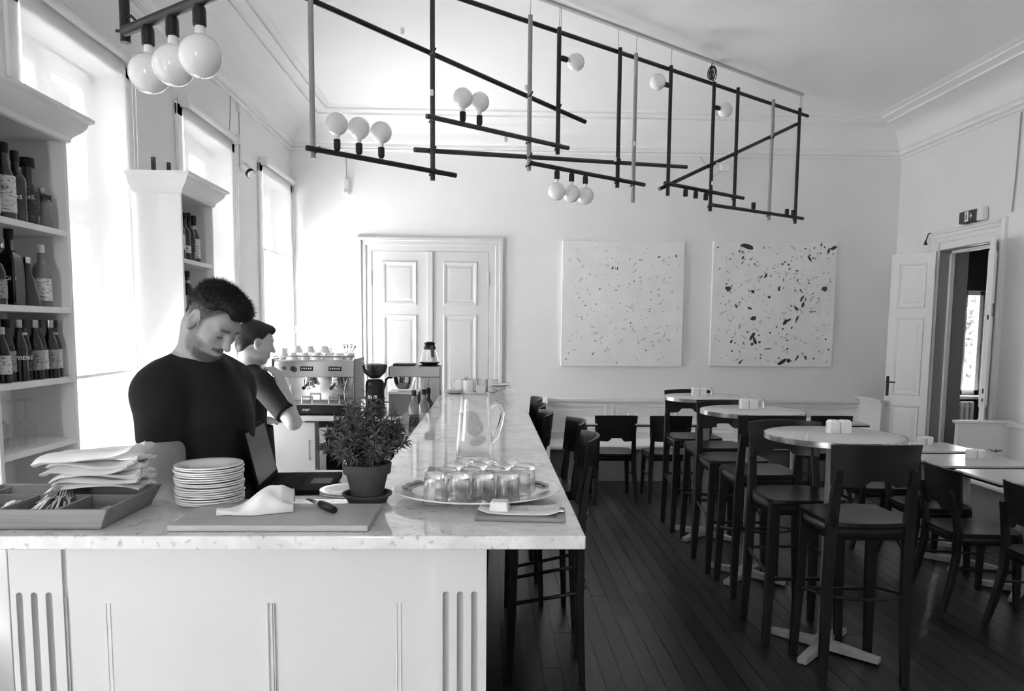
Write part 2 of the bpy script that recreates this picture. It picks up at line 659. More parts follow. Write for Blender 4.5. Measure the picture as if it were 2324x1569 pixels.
# roller blinds
for yc, zb, lab, hang in ((4.135, 1.33, 'translucent white roller blind on the tall window beside the bottle shelf nearest the camera', 1.60),
                          (5.965, 1.5, 'translucent white roller blind on the middle window, just beyond the far cabinet', 1.55),
                          (7.81, 2.34, 'half-raised white roller blind on the far window by the corner', 1.62),
                          ):
    xb = XL + .055
    t = thing('roller_blind', lab, 'blind', (xb, yc, 3.16), 0, 'roller blinds on the left wall windows')
    MB().lathe([(.0, -.52), (.028, -.52), (.028, .52), (0, .52)], 16, axis='y').build('roller', PLAST, t)
    for yb in (-.535, .522):
        MB().box(-.05, yb, -.04, .035, yb + .013, .04).build('bracket', PLAST, t, smooth=None, bevel=.006)
    L = 3.16 - zb
    MB().add([(-.026, -.50, .0), (-.026, .50, .0), (-.026, .50, -L), (-.026, -.50, -L)], [(0, 1, 2, 3)]).build('blind_fabric', BLIND, t, smooth=None)
    MB().lathe([(.0, -.505), (.010, -.505), (.010, .505), (0, .505)], 10, c=(-.026, 0, -L), axis='y').build('bottom_bar', PLAST, t)
    zc_ = hang - 3.16
    MB().tube([(-.02, .56, -.01), (-.02, .562, zc_), (-.02, .575, zc_ - .02), (-.02, .588, zc_), (-.005, .575, -.01)], .0025, 5).build('bead_chain', PLAST, t)
    MB().box(-.035, .56, zc_ - .09, -.005, .60, zc_ + .005).build('chain_tensioner', PLAST, t, smooth=None, bevel=.006)

# ------------------------------------------------------------------ panelled double door in the back wall


def panel_frame(mb, x0, x1, z0, z1, y, w=.035, h=.014):
    """raised picture-frame moulding in the xz plane, towards -y, plus inner fielded panel"""
    p = [(0, 0), (w * .25, h), (w * .6, h * .8), (w, 0)]
    for k in range(3):
        d0, h0 = p[k]
        d1, h1 = p[k + 1]
        q = [(x0 + d0, z0 + d0, h0), (x1 - d0, z0 + d0, h0), (x1 - d0, z1 - d0, h0), (x0 + d0, z1 - d0, h0),
             (x0 + d1, z0 + d1, h1), (x1 - d1, z0 + d1, h1), (x1 - d1, z1 - d1, h1), (x0 + d1, z1 - d1, h1)]
        mb.add([(a, y - c, b) for a, b, c in q], [(i, (i + 1) % 4, 4 + (i + 1) % 4, 4 + i) for i in range(4)])
    e = w + .03
    q = [(x0 + w, z0 + w, -.006), (x1 - w, z0 + w, -.006), (x1 - w, z1 - w, -.006), (x0 + w, z1 - w, -.006),
         (x0 + e, z0 + e, .004), (x1 - e, z0 + e, .004), (x1 - e, z1 - e, .004), (x0 + e, z1 - e, .004)]
    mb.add([(a, y - c, b) for a, b, c in q], [(i, (i + 1) % 4, 4 + (i + 1) % 4, 4 + i) for i in range(4)] + [(4, 5, 6, 7)])


def architrave(x0, x1, zt, y, w):
    """stepped casing around a door, outer x0..x1, top zt, standing off the wall at y"""
    mb = MB()
    steps = [(0, 0), (0, .03), (.02, .045), (w * .30, .045), (w * .34, .03), (w * .6, .03), (w * .64, .018), (w, .018), (w, -.005)]
    n = len(steps)
    vs = []
    for d, h in steps:
        vs += [(x0 + d, y - h, 0), (x0 + d, y - h, zt - d), (x1 - d, y - h, zt - d), (x1 - d, y - h, 0)]
    fs = [(4 * k + j, 4 * k + j + 1, 4 * k + 5 + j, 4 * k + 4 + j) for k in range(n - 1) for j in range(3)]
    return mb.add(vs, fs)


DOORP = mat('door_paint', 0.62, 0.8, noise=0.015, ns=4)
d1 = bpy.data.objects.new('door_1', None)
COL.objects.link(d1)
d1.location = (-.66, YB, 0)
struct(d1)
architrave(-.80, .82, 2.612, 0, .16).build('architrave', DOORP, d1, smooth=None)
for s in (-1, 1):
    x0, x1 = (-.645, -.034) if s < 0 else (.034, .645)
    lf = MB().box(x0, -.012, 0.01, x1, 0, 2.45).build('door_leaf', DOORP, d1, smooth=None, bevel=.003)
    for z0, z1 in ((1.86, 2.345), (.30, 1.76)):
        mb = MB()
        panel_frame(mb, x0 + .12 * (1 if s < 0 else .9), x1 - .12 * (1 if s > 0 else .9), z0, z1, -.012, .045, .011)
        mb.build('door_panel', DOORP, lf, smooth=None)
    for z in (2.08, .5):
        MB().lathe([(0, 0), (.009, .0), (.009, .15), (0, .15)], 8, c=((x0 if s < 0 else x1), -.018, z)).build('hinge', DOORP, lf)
MB().box(-.034, -.03, 0.01, .034, 0, 2.45).build('meeting_stile', DOORP, d1, smooth=None, bevel=.008)

# ------------------------------------------------------------------ open double door in the right wall
d2 = bpy.data.objects.new('door_2', None)
COL.objects.link(d2)
d2.location = (XR, 7.1375, 0)
d2.rotation_euler = (0, 0, -PI / 2)      # local x runs towards the viewer (-y), local -y points into the room
struct(d2)
architrave(-.555, .555, 2.63, 0, .118).build('architrave', TRIM, d2, smooth=None)
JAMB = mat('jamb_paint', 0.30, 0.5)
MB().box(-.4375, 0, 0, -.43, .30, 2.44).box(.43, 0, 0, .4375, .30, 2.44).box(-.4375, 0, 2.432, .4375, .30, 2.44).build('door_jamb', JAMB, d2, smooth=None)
MB().box(-.43, .10, 0, -.40, .14, 2.43).box(.40, .10, 0, .43, .14, 2.43).box(-.43, .10, 2.40, .43, .14, 2.43).build('door_stop', TRIM, d2, smooth=None)


def leaf(hx, ang, name, flip):
    lf = MB().box(0, -.02, .012, .428, .02, 2.425).build(name, TRIM, d2, smooth=None, bevel=.003)
    lf.location = (hx, -.03, 0)
    lf.rotation_euler = (0, 0, ang)
    for side in (-1, 1):
        for z0, z1 in ((1.86, 2.32), (.95, 1.76), (.18, .85)):
            mb = MB()
            panel_frame(mb, .075, .355, z0, z1, -.02, .03, .010)
            if side > 0:
                mb.v = [(p[0], -p[1], p[2]) for p in mb.v]
            mb.build('door_panel', TRIM, lf, smooth=None)
    for z in (2.0, .4):
        MB().lathe([(0, 0), (.008, 0), (.008, .13), (0, .13)], 8, c=(-.006, -.022 * flip, z)).build('hinge', STEEL, lf)
    return lf


# leaf directions (world): far leaf swings back towards the corner, near leaf stands out along the line of sight
l1 = leaf(-.4375, math.atan2(-.285, -.33), 'door_leaf', 1)
l2 = leaf(.4375, math.atan2(-.25, .345), 'door_leaf', -1)
for sgn in (1, -1):
    MB().box(.385, sgn * .021 - .004, .93, .415, sgn * .021 + .004, 1.14).build('lock_plate', BLACK, l1, smooth=None, bevel=.003)
    MB().tube([(.40, sgn * .02, 1.08), (.40, sgn * .06, 1.08), (.31, sgn * .062, 1.08)], .008, 8).build('door_lever', BLACK, l1)
MB().box(.4275, -.011, .98, .4295, .011, 1.16).build('lock_plate', STEEL, l2, smooth=None)
MB().box(.4293, -.006, 1.01, .4298, .006, 1.04).box(.4293, -.006, 1.08, .4298, .006, 1.125).box(.4293, -.006, 1.72, .4298, .006, 1.76).build('keyhole', BLACKM, l2, smooth=None)

# the dark hall behind that door, with its own window
HALL_GLOOM = mat('hall_gloom', 0.045, 0.8)  # darkness of the unlit hall put into its wall and ceiling colour
HX1, HY0, HY1 = 8.4, 5.2, 10.5
wall_with_holes('wall_hall_back', (HY1, HY1 + .25), XR + TH, HX1, 3.2, [(6.3, 7.05, .72, 2.2)], HALL_GLOOM, 'x')
wall_with_holes('wall_hall_right', (HX1, HX1 + .2), HY0, HY1, 3.2, [], HALL_GLOOM, 'y')
wall_with_holes('wall_hall_front', (HY0 - .2, HY0), XR + TH, HX1, 3.2, [], HALL_GLOOM, 'x')
wall_with_holes('wall_hall_left', (XR + TH - .02, XR + TH + .02), YB + TH, HY1, 3.2, [], HALL_GLOOM, 'y')
struct(MB().box(XR + TH, HY0 - .2, 3.2, HX1 + .2, HY1 + .25, 3.3).build('ceiling_hall', HALL_GLOOM, smooth=None))
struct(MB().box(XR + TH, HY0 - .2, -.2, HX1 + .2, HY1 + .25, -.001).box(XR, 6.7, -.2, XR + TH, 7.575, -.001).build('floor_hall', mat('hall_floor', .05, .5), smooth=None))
hw = bpy.data.objects.new('window_8', None)
COL.objects.link(hw)
hw.location = (6.675, HY1 + .12, .72)
struct(hw)
f = MB().box(-.375, -.04, 0, -.32, .04, 1.48).box(.32, -.04, 0, .375, .04, 1.48).box(-.375, -.04, 0, .375, .04, .07).box(-.375, -.04, 1.42, .375, .04, 1.48).box(.10, -.04, 0, .15, .04, 1.48)
f.build('window_frame', TRIM, hw, smooth=None, bevel=.005)
MB().box(-.32, -.003, .07, .32, .003, 1.42).build('pane', PANE, hw, smooth=None)
MB().box(-.42, -.24, -.05, .42, -.05, -.005).build('window_sill', TRIM, hw, smooth=None, bevel=.006)
portal((6.675, HY1 + .3, 1.46), (-PI / 2, 0, 0), .75, 1.48, 'window_portal')
rd = thing('radiator', 'white ribbed radiator under the hall window seen through the open door', 'radiator', (6.55, HY1 - .12, .18))
for k in range(9):
    MB().box(-.32 + k * .072, -.05, 0, -.27 + k * .072, .05, .46).build('fin', TRIM, rd, smooth=None, bevel=.012)
MB().box(-.32, -.03, .05, .306, .03, .08).box(-.32, -.03, .38, .306, .03, .41).build('header_pipe', TRIM, rd, smooth=None)
MB().box(-.25, -.02, -.18, -.22, .02, .05).box(.22, -.02, -.18, .25, .02, .05).build('bracket', TRIM, rd, smooth=None)
# half-open dark hall door in front of that window
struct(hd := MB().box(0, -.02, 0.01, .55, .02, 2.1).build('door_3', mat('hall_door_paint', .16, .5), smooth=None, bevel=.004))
hd.location = (6.64, 9.4, 0)
hd.rotation_euler = (0, 0, R(52))
# unseen house added outside the far windows to dim daylight on the back door
nb = struct(MB().box(-3, 0, -.5, 0, 9, 4.6).build('daylight_blocker', mat('pale_render', .42, .9, noise=.05, ns=3), smooth=None))
nb.location = (-6.0, 5.0, 0)
MB().prism([(-3.2, 4.6), (.25, 4.6), (.25, 4.7), (-1.5, 6.0), (-3.2, 4.75)], -.2, 9.2, axis='y').build('blocker_roof', mat('roof_tile', .15, .8), nb, smooth=None)
for k in range(3):
    wn = MB().box(0, 1.2 + k * 2.7, 1.0, .03, 2.2 + k * 2.7, 2.6).build('blocker_window', TRIM, nb, smooth=None)
    MB().box(.03, 1.28 + k * 2.7, 1.08, .035, 2.12 + k * 2.7, 2.52).build('blocker_pane', mat('smoked_pane', .03, .05), wn, smooth=None)
# tree outside the hall window
LEAF = mat('tree_leaf', .018, .6, rand=.0, noise=.4, ns=3)
tr = thing('garden_tree', 'leafy tree outside the hall window beyond the open door', 'tree', (8.5, 13.4, 0))
MB().tube([(0, 0, 0), (.05, 0, 1.2), (-.05, .1, 2.4)], [.11, .09, .05], 8).build('trunk', WOODD, tr)
mb = MB()
for k in range(2200):
    p = Vector((random.gauss(0, .55), random.gauss(0, .4), 1.8 + random.gauss(0, .75)))
    a = Vector((random.uniform(-1, 1), random.uniform(-1, 1), random.uniform(-1, 1))).normalized() * .08
    b = a.cross(Vector((random.uniform(-1, 1), random.uniform(-1, 1), random.uniform(-1, 1)))).normalized() * .03
    mb.add([p - a, p + b, p + a, p - b], [(0, 1, 2, 3)])
o = mb.build('foliage', LEAF, tr, smooth=None)
o['kind'] = 'stuff'
# ================================================================== PICTURES AND WALL FITTINGS
CANV = mat('primed_canvas', .86, .7, noise=.05, ns=5, bump=.25, bs=40)
DAUB = mat('dark_paint_daub', .05, .5)
DAUBM = mat('grey_paint_daub', .22, .5)
DAUBL = mat('pale_grey_paint_wash', .62, .6)


def blob(mb, x, z, r, ang, asp, y, rs):
    n = 9
    pts = []
    for j in range(n):
        a = 2 * PI * j / n
        rr = r * (1 + rs.uniform(-.28, .28))
        u, w = rr * asp * math.cos(a), rr / math.sqrt(asp) * math.sin(a)
        pts.append((x + u * math.cos(ang) - w * math.sin(ang), y, z + u * math.sin(ang) + w * math.cos(ang)))
    top = [(p[0] * .7 + x * .3, y - .0025, p[2] * .7 + z * .3) for p in pts]
    mb.add(pts + top, [(j, (j + 1) % n, n + (j + 1) % n, n + j) for j in range(n)] + [tuple(range(n, 2 * n))])


def canvas(x0, x1, z0, z1, label, big, nsmall, nwash, seed, ksz):
    rs = random.Random(seed)
    t = thing('abstract_canvas', label, 'painting', ((x0 + x1) / 2, YB, z0), 0, 'paint-flecked canvases on the back wall')
    W, Hh = (x1 - x0), (z1 - z0)
    MB().box(-W / 2, -.045, 0, W / 2, -.002, Hh).build('canvas', CANV, t, smooth=None, bevel=.004)
    a, b, c = MB(), MB(), MB()
    for (u, v, r, ang, asp) in big:
        blob(a, (u - .5) * W, (1 - v) * Hh, r * (.6 + .25 * (ksz > 1)), R(ang), asp, -.0455, rs)
    for k in range(nsmall):
        r = rs.choice([.0035, .004, .005, .006, .009]) * ksz
        blob(a if rs.random() < .6 else b, rs.uniform(-.47, .47) * W, rs.uniform(.03, .97) * Hh, r, rs.uniform(0, PI), rs.choice([1, 1, 1.3, 2.2]), -.0455, rs)
    for k in range(nwash):
        blob(c, rs.uniform(-.46, .46) * W, rs.uniform(.04, .96) * Hh, rs.uniform(.005, .015), rs.uniform(0, PI), rs.choice([1, 1.6, 2.6]), -.0448, rs)
    for mb, m in ((a, DAUB), (b, DAUBM), (c, DAUBL)):
        o = mb.build('paint_daubs', m, t, smooth=None)
        o['kind'] = 'stuff'


bigL = [(.79, .12, .017, 30, 1.8), (.83, .155, .008, 140, 5), (.87, .18, .008, 150, 4), (.93, .11, .016, 90, 1.6), (.41, .21, .02, 60, 1.5), (.45, .215, .014, 100, 1.8),
        (.55, .14, .009, 0, 1), (.36, .19, .01, 0, 1), (.59, .315, .012, 40, 1.2), (.73, .46, .012, 0, 1.2), (.725, .535, .011, 80, 1.2), (.28, .50, .011, 0, 1),
        (.54, .365, .009, 0, 1), (.64, .37, .009, 0, 1), (.26, .90, .015, 60, 1.3), (.28, .795, .012, 60, 1.6), (.75, .80, .011, 0, 1), (.87, .67, .01, 0, 1), (.11, .87, .01, 20, 1.6), (.04, .945, .013, 80, 1.4), (.46, .97, .01, 0, 1.6)]
bigR = [(.27, .042, .042, -12, 1.9), (.78, .13, .024, 120, 1.7), (.24, .13, .018, 50, 1.5), (.13, .375, .034, 20, 1.05), (.33, .395, .022, 140, 1.2), (.465, .44, .02, 0, 1.1),
        (.43, .27, .02, 55, 2), (.54, .375, .022, 80, 1.5), (.91, .37, .034, 0, 1.0), (.73, .45, .022, 60, 2.2), (.74, .50, .024, 70, 2.0), (.69, .53, .022, 130, 1.6), (.31, .53, .018, -20, 1.9),
        (.34, .61, .032, 30, 1.2), (.20, .515, .018, 120, 1.6), (.60, .645, .026, 60, 1.6), (.63, .625, .018, 30, 2.2), (.70, .61, .02, 60, 1.6), (.34, .755, .03, 60, 2.0), (.36, .79, .026, 110, 1.8), (.34, .82, .02, 0, 1),
        (.40, .805, .016, 0, 1), (.17, .80, .018, 60, 1.5), (.47, .855, .016, 5, 4), (.63, .855, .014, 60, 1.3), (.645, .95, .026, 10, 1.1), (.59, .96, .034, 30, 2.0), (.71, .93, .02, 60, 2.2), (.78, .925, .018, 120, 1.6),
        (.25, .965, .018, 50, 2), (.82, .555, .013, 0, 1), (.93, .07, .022, 70, 1.6), (.97, .045, .03, 20, 1.6), (.94, .775, .012, 0, 1), (.56, .175, .014, 0, 1), (.61, .18, .014, 0, 1), (.58, .16, .012, 0, 1), (.87, .02, .014, 80, 1.8)]
canvas(.80, 2.157, 1.20, 2.58, 'large white canvas with sparse tiny dark specks, left of the two paintings', bigL, 110, 80, 3, .8)
canvas(2.477, 3.866, 1.21, 2.596, 'large white canvas covered in many dark paint splatters, right of the two paintings', bigR, 230, 110, 5, 1.1)

# emergency exit sign above the open door
ex = thing('exit_sign', 'dark exit sign with white running figure above the open door', 'exit sign', (XR, 7.03, 2.64))
MB().box(-.065, -.17, 0, 0, .17, .115).build('housing', mat('sign_housing', .055, .4), ex, smooth=None, bevel=.012)
MB().box(-.068, -.175, -.002, -.005, -.10, .117).build('end_cap', PLAST, ex, smooth=None, bevel=.01)
SW = mat('sign_white', .85, .5)
fig = MB()
X = -.0665
fig.add([(X, y, z) for y, z in ((.02, .012), (.075, .012), (.075, .104), (.02, .104))], [(0, 1, 2, 3)])
fig.build('pictogram_door', SW, ex, smooth=None)
run = MB()
X = -.0675


def sstrip(mb, a, b, w):
    d = Vector((0, b[0] - a[0], b[1] - a[1])).normalized()
    q = Vector((0, -d.z, d.y)) * w / 2
    A, B = Vector((X, a[0], a[1])), Vector((X, b[0], b[1]))
    mb.add([A - q, B - q, B + q, A + q], [(0, 1, 2, 3)])


for a, b, w in (((.048, .075), (.052, .048), .012), ((.052, .048), (.036, .030), .008), ((.052, .05), (.064, .032), .008), ((.064, .032), (.07, .022), .007), ((.048, .072), (.034, .058), .006), ((.048, .072), (.063, .066), .006)):
    sstrip(run, a, b, w)
run.lathe([(0, 0), (.008, 0)], 10, c=(X, .046, .088), axis='x')
run.build('pictogram_runner', mat('sign_dark', .03, .5), ex, smooth=None)
ar = MB().add([(X, .010, .062), (X, -.028, .062), (X, -.028, .054), (X, .010, .054), (X, -.008, .092), (X, -.038, .058), (X, -.008, .024), (X, -.015, .058)], [(0, 1, 2, 3), (4, 5, 7), (7, 5, 6)])
ar.build('pictogram_arrow', SW, ex, smooth=None)

# cable and small black hook at the top corner of that door
o = MB().tube([(XR - .03, 7.69, 2.62), (XR - .045, 7.72, 2.62), (XR - .045, 7.735, 2.59), (XR - .05, 7.75, 2.55)], .006, 6).lathe([(.004, .02), (.022, -.03), (0, -.03)], 10, c=(XR - .05, 7.755, 2.54)).build('door_contact_cable', BLACK)
tag(o, 'short black cable and hook at the upper corner of the open door frame', 'cable')
o = MB().tube([(XR - .012, 6.50, 3.5), (XR - .012, 6.51, 3.0), (XR - .012, 6.53, 2.66)], .006, 6).build('surface_cable', CABLE)
tag(o, 'thin cable running down the right wall to the open door frame', 'cable')

# wall spotlight on the left wall with its supply cable
sp = thing('wall_spotlight', 'white cylindrical spotlight with dark rim on the pier before the far window', 'spotlight', (XL, 6.64, 2.95))
MB().lathe([(0, 0), (.03, 0), (.03, .02), (.012, .03), (.012, .05)], 14, axis='x').build('wall_mount', PLAST, sp)
bodyM = TR(.085, 0, 0, 0, R(128), R(-35))
MB().lathe([(0, -.05), (.034, -.05), (.04, -.03), (.04, .055)], 18).move(bodyM).build('lamp_housing', PLAST, sp)
MB().lathe([(.04, .055), (.041, .056), (.041, .082), (.036, .085)], 18).move(bodyM).build('rim', BLACK, sp)
MB().lathe([(.036, .083), (.03, .10), (0, .108)], 18).move(bodyM).build('bulb', OPAL, sp)
o = MB().tube([(XL + .01, 6.72, 3.50), (XL + .008, 6.72, 3.2), (XL + .008, 6.71, 2.96), (XL + .012, 6.68, 2.95)], .004, 6).build('surface_cable', CABLE)
tag(o, 'thin cable dropping from the cornice to the wall spotlight', 'cable')
o = MB().box(XL, 6.69, 3.44, XL + .03, 6.74, 3.50).build('junction_box', PLAST, smooth=None, bevel=.006)
tag(o, 'small white junction box under the cornice above the wall spotlight', 'junction box')
o = MB().tube([(XL + .008, 6.52, 3.52), (XL + .008, 6.50, 3.35), (XL + .008, 6.47, 3.20)], .004, 6).build('surface_cable', CABLE)
tag(o, 'thin cable hanging from the cornice to the middle roller blind', 'cable')

# motion detector on the back wall and its cable
md = thing('motion_detector', 'small white motion detector hanging below a cable on the back wall', 'sensor', (-1.565, YB, 3.04))
MB().box(-.035, -.04, 0, .035, -.001, .17).build('housing', PLAST, md, smooth=None, bevel=.012)
MB().ball((0, -.042, .045), (.024, .012, .024), 12, 8).build('lens', mat('sensor_lens', .6, .3), md)
o = MB().tube([(-1.565, YB - .006, 3.21), (-1.568, YB - .006, 3.51)], .004, 6).build('surface_cable', CABLE)
tag(o, 'thin cable from the cornice down to the motion detector', 'cable')

# second small spotlight on the back wall below the cornice
sp = thing('wall_spotlight', 'small pale round spotlight on the back wall behind the black rods', 'spotlight', (2.56, YB, 3.38))
MB().lathe([(0, 0), (.02, 0), (.02, -.03), (.01, -.035), (.01, -.06)], 12, axis='y').build('wall_mount', PLAST, sp)
MB().lathe([(0, -.05), (.036, -.045), (.045, -.02), (.045, .04), (.0, .045)], 16, axis='x', c=(.0, -.09, 0)).build('lamp_housing', PLAST, sp)
o = MB().tube([(2.30, YB - .006, 3.515), (2.46, YB - .006, 3.30), (2.54, YB - .01, 3.36)], .003, 6).build('surface_cable', CABLE)
tag(o, 'loose thin cable beside the small spotlight on the back wall', 'cable')

# ================================================================== PENDANT FRAME OF CROSSED RODS
CH_O = Vector((0, 5.08, 0))
CH_D = Vector((.80108, .59856, 0))
CH_N = Vector((-.59856, .80108, 0))


def ch(s, z, off=0.0):
    p = CH_O + CH_D * s + CH_N * off
    return Vector((p.x, p.y, z))


ch_root = thing('pendant_rod_frame', 'long hanging lamp frame of crossed black and pale rods with globe bulbs', 'pendant lamp', (0, 5.08, 0))
ROOTV = Vector((0, 5.08, 0))


def rod(a, b, r, m):
    pts = [a - ROOTV, b - ROOTV]
    return MB().tube(pts, r, 12).build('rod', m, ch_root, smooth=40)


RR = .0155
for s, z0, z1, m, off in ((-1.24, 2.545, 3.74, RODG, 0), (-.45, 2.526, 3.74, RODD, 0), (.33, 2.69, 3.714, RODG, 0), (.593, 2.84, 3.70, RODB, 0), (1.205, 2.682, 3.704, RODB, 0),
                          (1.38, 2.592, 3.704, RODG, 0), (1.79, 2.69, 3.702, RODB, 0), (2.348, 2.624, 3.691, RODB, 0), (2.685, 2.697, 3.712, RODB, 0), (3.228, 2.634, 3.715, RODG, 0), (3.67, 2.642, 3.72, RODB, 0)):
    rod(ch(s, z0, off), ch(s, z1, off), RR, m)
F1, F2 = -.031, .031
rod(ch(-1.4, 3.682, F2), ch(3.865, 3.689, F2), RR, RODB)
rod(ch(-1.45, 3.44, F2), ch(.887, 3.118, F2), RR, RODB)
rod(ch(-1.292, 2.59, F1), ch(-.297, 2.571, F1), RR, RODB)
rod(ch(-.513, 2.898, F1), ch(.666, 2.887, F1), RR, RODD)
rod(ch(-.562, 2.701, F2), ch(2.056, 2.957, F2), RR, RODD)
rod(ch(.33, 2.735, F1), ch(1.472, 2.732, F1), RR, RODB)
rod(ch(1.715, 2.775, F1), ch(2.774, 2.777, F1), RR, RODB)
rod(ch(2.336, 2.671, F1), ch(3.752, 2.695, F1), RR, RODB)
rod(ch(1.723, 2.738, F2), ch(3.69, 3.585, F2), RR, RODB)


def socket_bulb(root, base, dirv, globe=True, rg=.0625):
    """socket starting at the rod, globe beyond it"""
    d = Vector(dirv).normalized()
    q = d.to_track_quat('Z', 'Y').to_matrix().to_4x4()
    Mx = Matrix.Translation(base) @ q
    so = MB().lathe([(0, 0), (.012, .0), (.0185, .012), (.0195, .022), (.0195, .062), (.017, .064), (0, .064)], 16).move(Mx).build('lamp_socket', BLACK, root)
    if globe:
        pr = [(.013, .058), (.0135, .068)]
        cz = .064 + .022 + rg
        a0 = math.asin(.016 / rg)
        for k in range(17):
            a = a0 + (PI - a0) * k / 16
            pr.append((rg * math.sin(a), cz - rg * math.cos(a)))
        MB().lathe(pr, 28).move(Mx).build('globe_bulb', OPAL, so)
    return so


up, dn = (0, 0, 1), (0, 0, -1)
for s in (-1.108, -.971, -.827):
    socket_bulb(ch_root, ch(s, 2.600, F1) - ROOTV, up)
for s in (-.244, -.113):
    socket_bulb(ch_root, ch(s, 2.908, F1) - ROOTV, up)
for s in (.562, .702, .838):
    socket_bulb(ch_root, ch(s, 2.722, F1) - ROOTV, dn)
for s in (1.976, 2.108, 2.243):
    socket_bulb(ch_root, ch(s, 2.764, F1) - ROOTV, dn, False)
for s in (2.932, 3.473, 3.58):
    socket_bulb(ch_root, ch(s, 2.692, F1) - ROOTV, up, False)
socket_bulb(ch_root, ch(.605, 3.50) - ROOTV, CH_D)
socket_bulb(ch_root, ch(1.78, 3.545) - ROOTV, -CH_D)
socket_bulb(ch_root, ch(2.36, 3.49) - ROOTV, CH_D)
CLIP = mat('clear_plastic_clip', .75, .15)
for s, z in ((-.674, 3.364), (-.468, 3.051), (.284, 3.23), (.113, 2.866), (1.156, 2.884), (1.37, 3.031), (2.40, 3.02), (2.346, 2.858), (2.977, 2.655), (2.36, 3.44)):
    p = ch(s, z, -.02) - ROOTV
    MB().lathe([(0, -.018), (.010, -.018), (.012, 0), (.010, .014), (0, .018)], 8, c=p).build('cable_clip', CLIP, ch_root)
for s in (-1.24, -.45, .33, .593, 1.182, 1.38, 1.79, 3.67):
    MB().tube([ch(s, 3.70) - ROOTV, ch(s + .004, 3.85) - ROOTV], .0022, 5).build('hanging_wire', CABLE, ch_root)
for s in (.60, 3.69):
    MB().tube([ch(s, 3.69, -.01) - ROOTV, ch(s + .012, 3.76) - ROOTV, ch(s + .006, 3.85) - ROOTV], .0022, 5).build('hanging_wire', CABLE, ch_root)
lo = MB()
for k in range(7):
    rs = random.Random(k)
    c = ch(2.31 + rs.uniform(-.02, .02), 3.757) - ROOTV
    a0, tl = rs.uniform(0, PI), rs.uniform(-.5, .5)
    ru, rv = rs.uniform(.035, .055), rs.uniform(.045, .06)
    pts = []
    for j in range(18):
        a = 2 * PI * j / 18
        u, v = ru * math.cos(a), rv * math.sin(a)
        pts.append(c + CH_D * (u * math.cos(a0 * .5)) + CH_N * (u * math.sin(a0 * .5)) + Vector((0, 0, v)) + CH_D * (v * tl * .4))
    lo.tube(pts, .0035, 5, closed=True)
lo.tube([ch(2.31, 3.70) - ROOTV, ch(2.30, 3.79) - ROOTV, ch(2.315, 3.85) - ROOTV], .004, 6)
lo.build('cable_coil', BLACK, ch_root)
cs = MB().bar(ch(-1.6, ZC - .006) - ROOTV, ch(3.70, ZC - .006) - ROOTV, .03, .012).build('ceiling_strip', mat('ceiling_strip_paint', .5, .6), ch_root, smooth=None)
# cord ties where rods cross
for s, z in ((-1.22, 2.59), (-.45, 2.575), (-.45, 2.898), (.33, 2.89), (.593, 2.887), (.33, 2.735), (-.45, 2.711), (.33, 2.788), (-.45, 3.30), (.33, 3.195), (.593, 3.16), (1.205, 2.733), (1.38, 2.733), (1.205, 2.873), (1.79, 2.776), (2.348, 2.777), (2.685, 2.777), (2.348, 2.672), (3.228, 2.686), (3.67, 2.694), (3.228, 3.386), (2.685, 3.152), (2.348, 3.007)):
    MB().bar(ch(s - .014, z - .018, -.006) - ROOTV, ch(s + .014, z + .018, .006) - ROOTV, .010, .042, up=CH_N).build('joint_clamp', RODB, ch_root, smooth=None)

# second, nearer frame with three hanging globes, upper left
nr = thing('pendant_rod_frame', 'near black rod lamp with three large globes hanging in front of the left windows', 'pendant lamp', (-1.2, 2.6, 0))
NV = Vector((-1.2, 2.6, 0))
nd = Vector((.806, -.592, 0)).normalized()
a = Vector((-1.172, 2.558, 2.553))
MB().tube([Vector((-1.2, 2.6, 2.528)) - NV, Vector((-1.2, 2.6, 3.75)) - NV], .0165, 14).build('rod', RODB, nr)
MB().tube([a - nd * .02 - NV , a + nd * 1.6 - NV], .0165, 14).build('rod', RODB, nr)
MB().tube([a + nd * 1.5 - NV + Vector((0, 0, -.03)), a + nd * 1.5 - NV + Vector((0, 0, 1.2))], .0165, 14).build('rod', RODB, nr)
MB().tube([(0, 0, 3.74), (0, 0, 3.85)], .002, 5).build('hanging_wire', CABLE, nr)
MB().tube([a + nd * 1.5 - NV + Vector((0, 0, 1.19)), a + nd * 1.5 - NV + Vector((0, 0, 3.85 - 2.553))], .002, 5).build('hanging_wire', CABLE, nr)
MB().tube([Vector((.0, 0, 2.600)), Vector((.03, -.02, 2.605)), Vector((.06, -.035, 2.575))], .005, 6).build('cable_clip', BLACK, nr)
MB().tube([Vector((-.03, .0, 2.565)), Vector((.03, .0, 2.565))], .005, 8).build('joint_clamp', BLACK, nr)
for k in (.115, .25, .39):
    p = a + nd * k - NV + Vector((0, 0, -.008))
    socket_bulb(nr, p, dn)
# ================================================================== BAR
BZ = 1.10                                    # top of the marble
bar = thing('bar_counter_body', 'white painted bar front with fluted pilasters and recessed panels', 'bar counter', (0, 1.852, 0))
by = 0.0                                     # local front plane


FLUTE = mat('flute_grey', .46, .5)  # flute insides a darker grey than the bar front


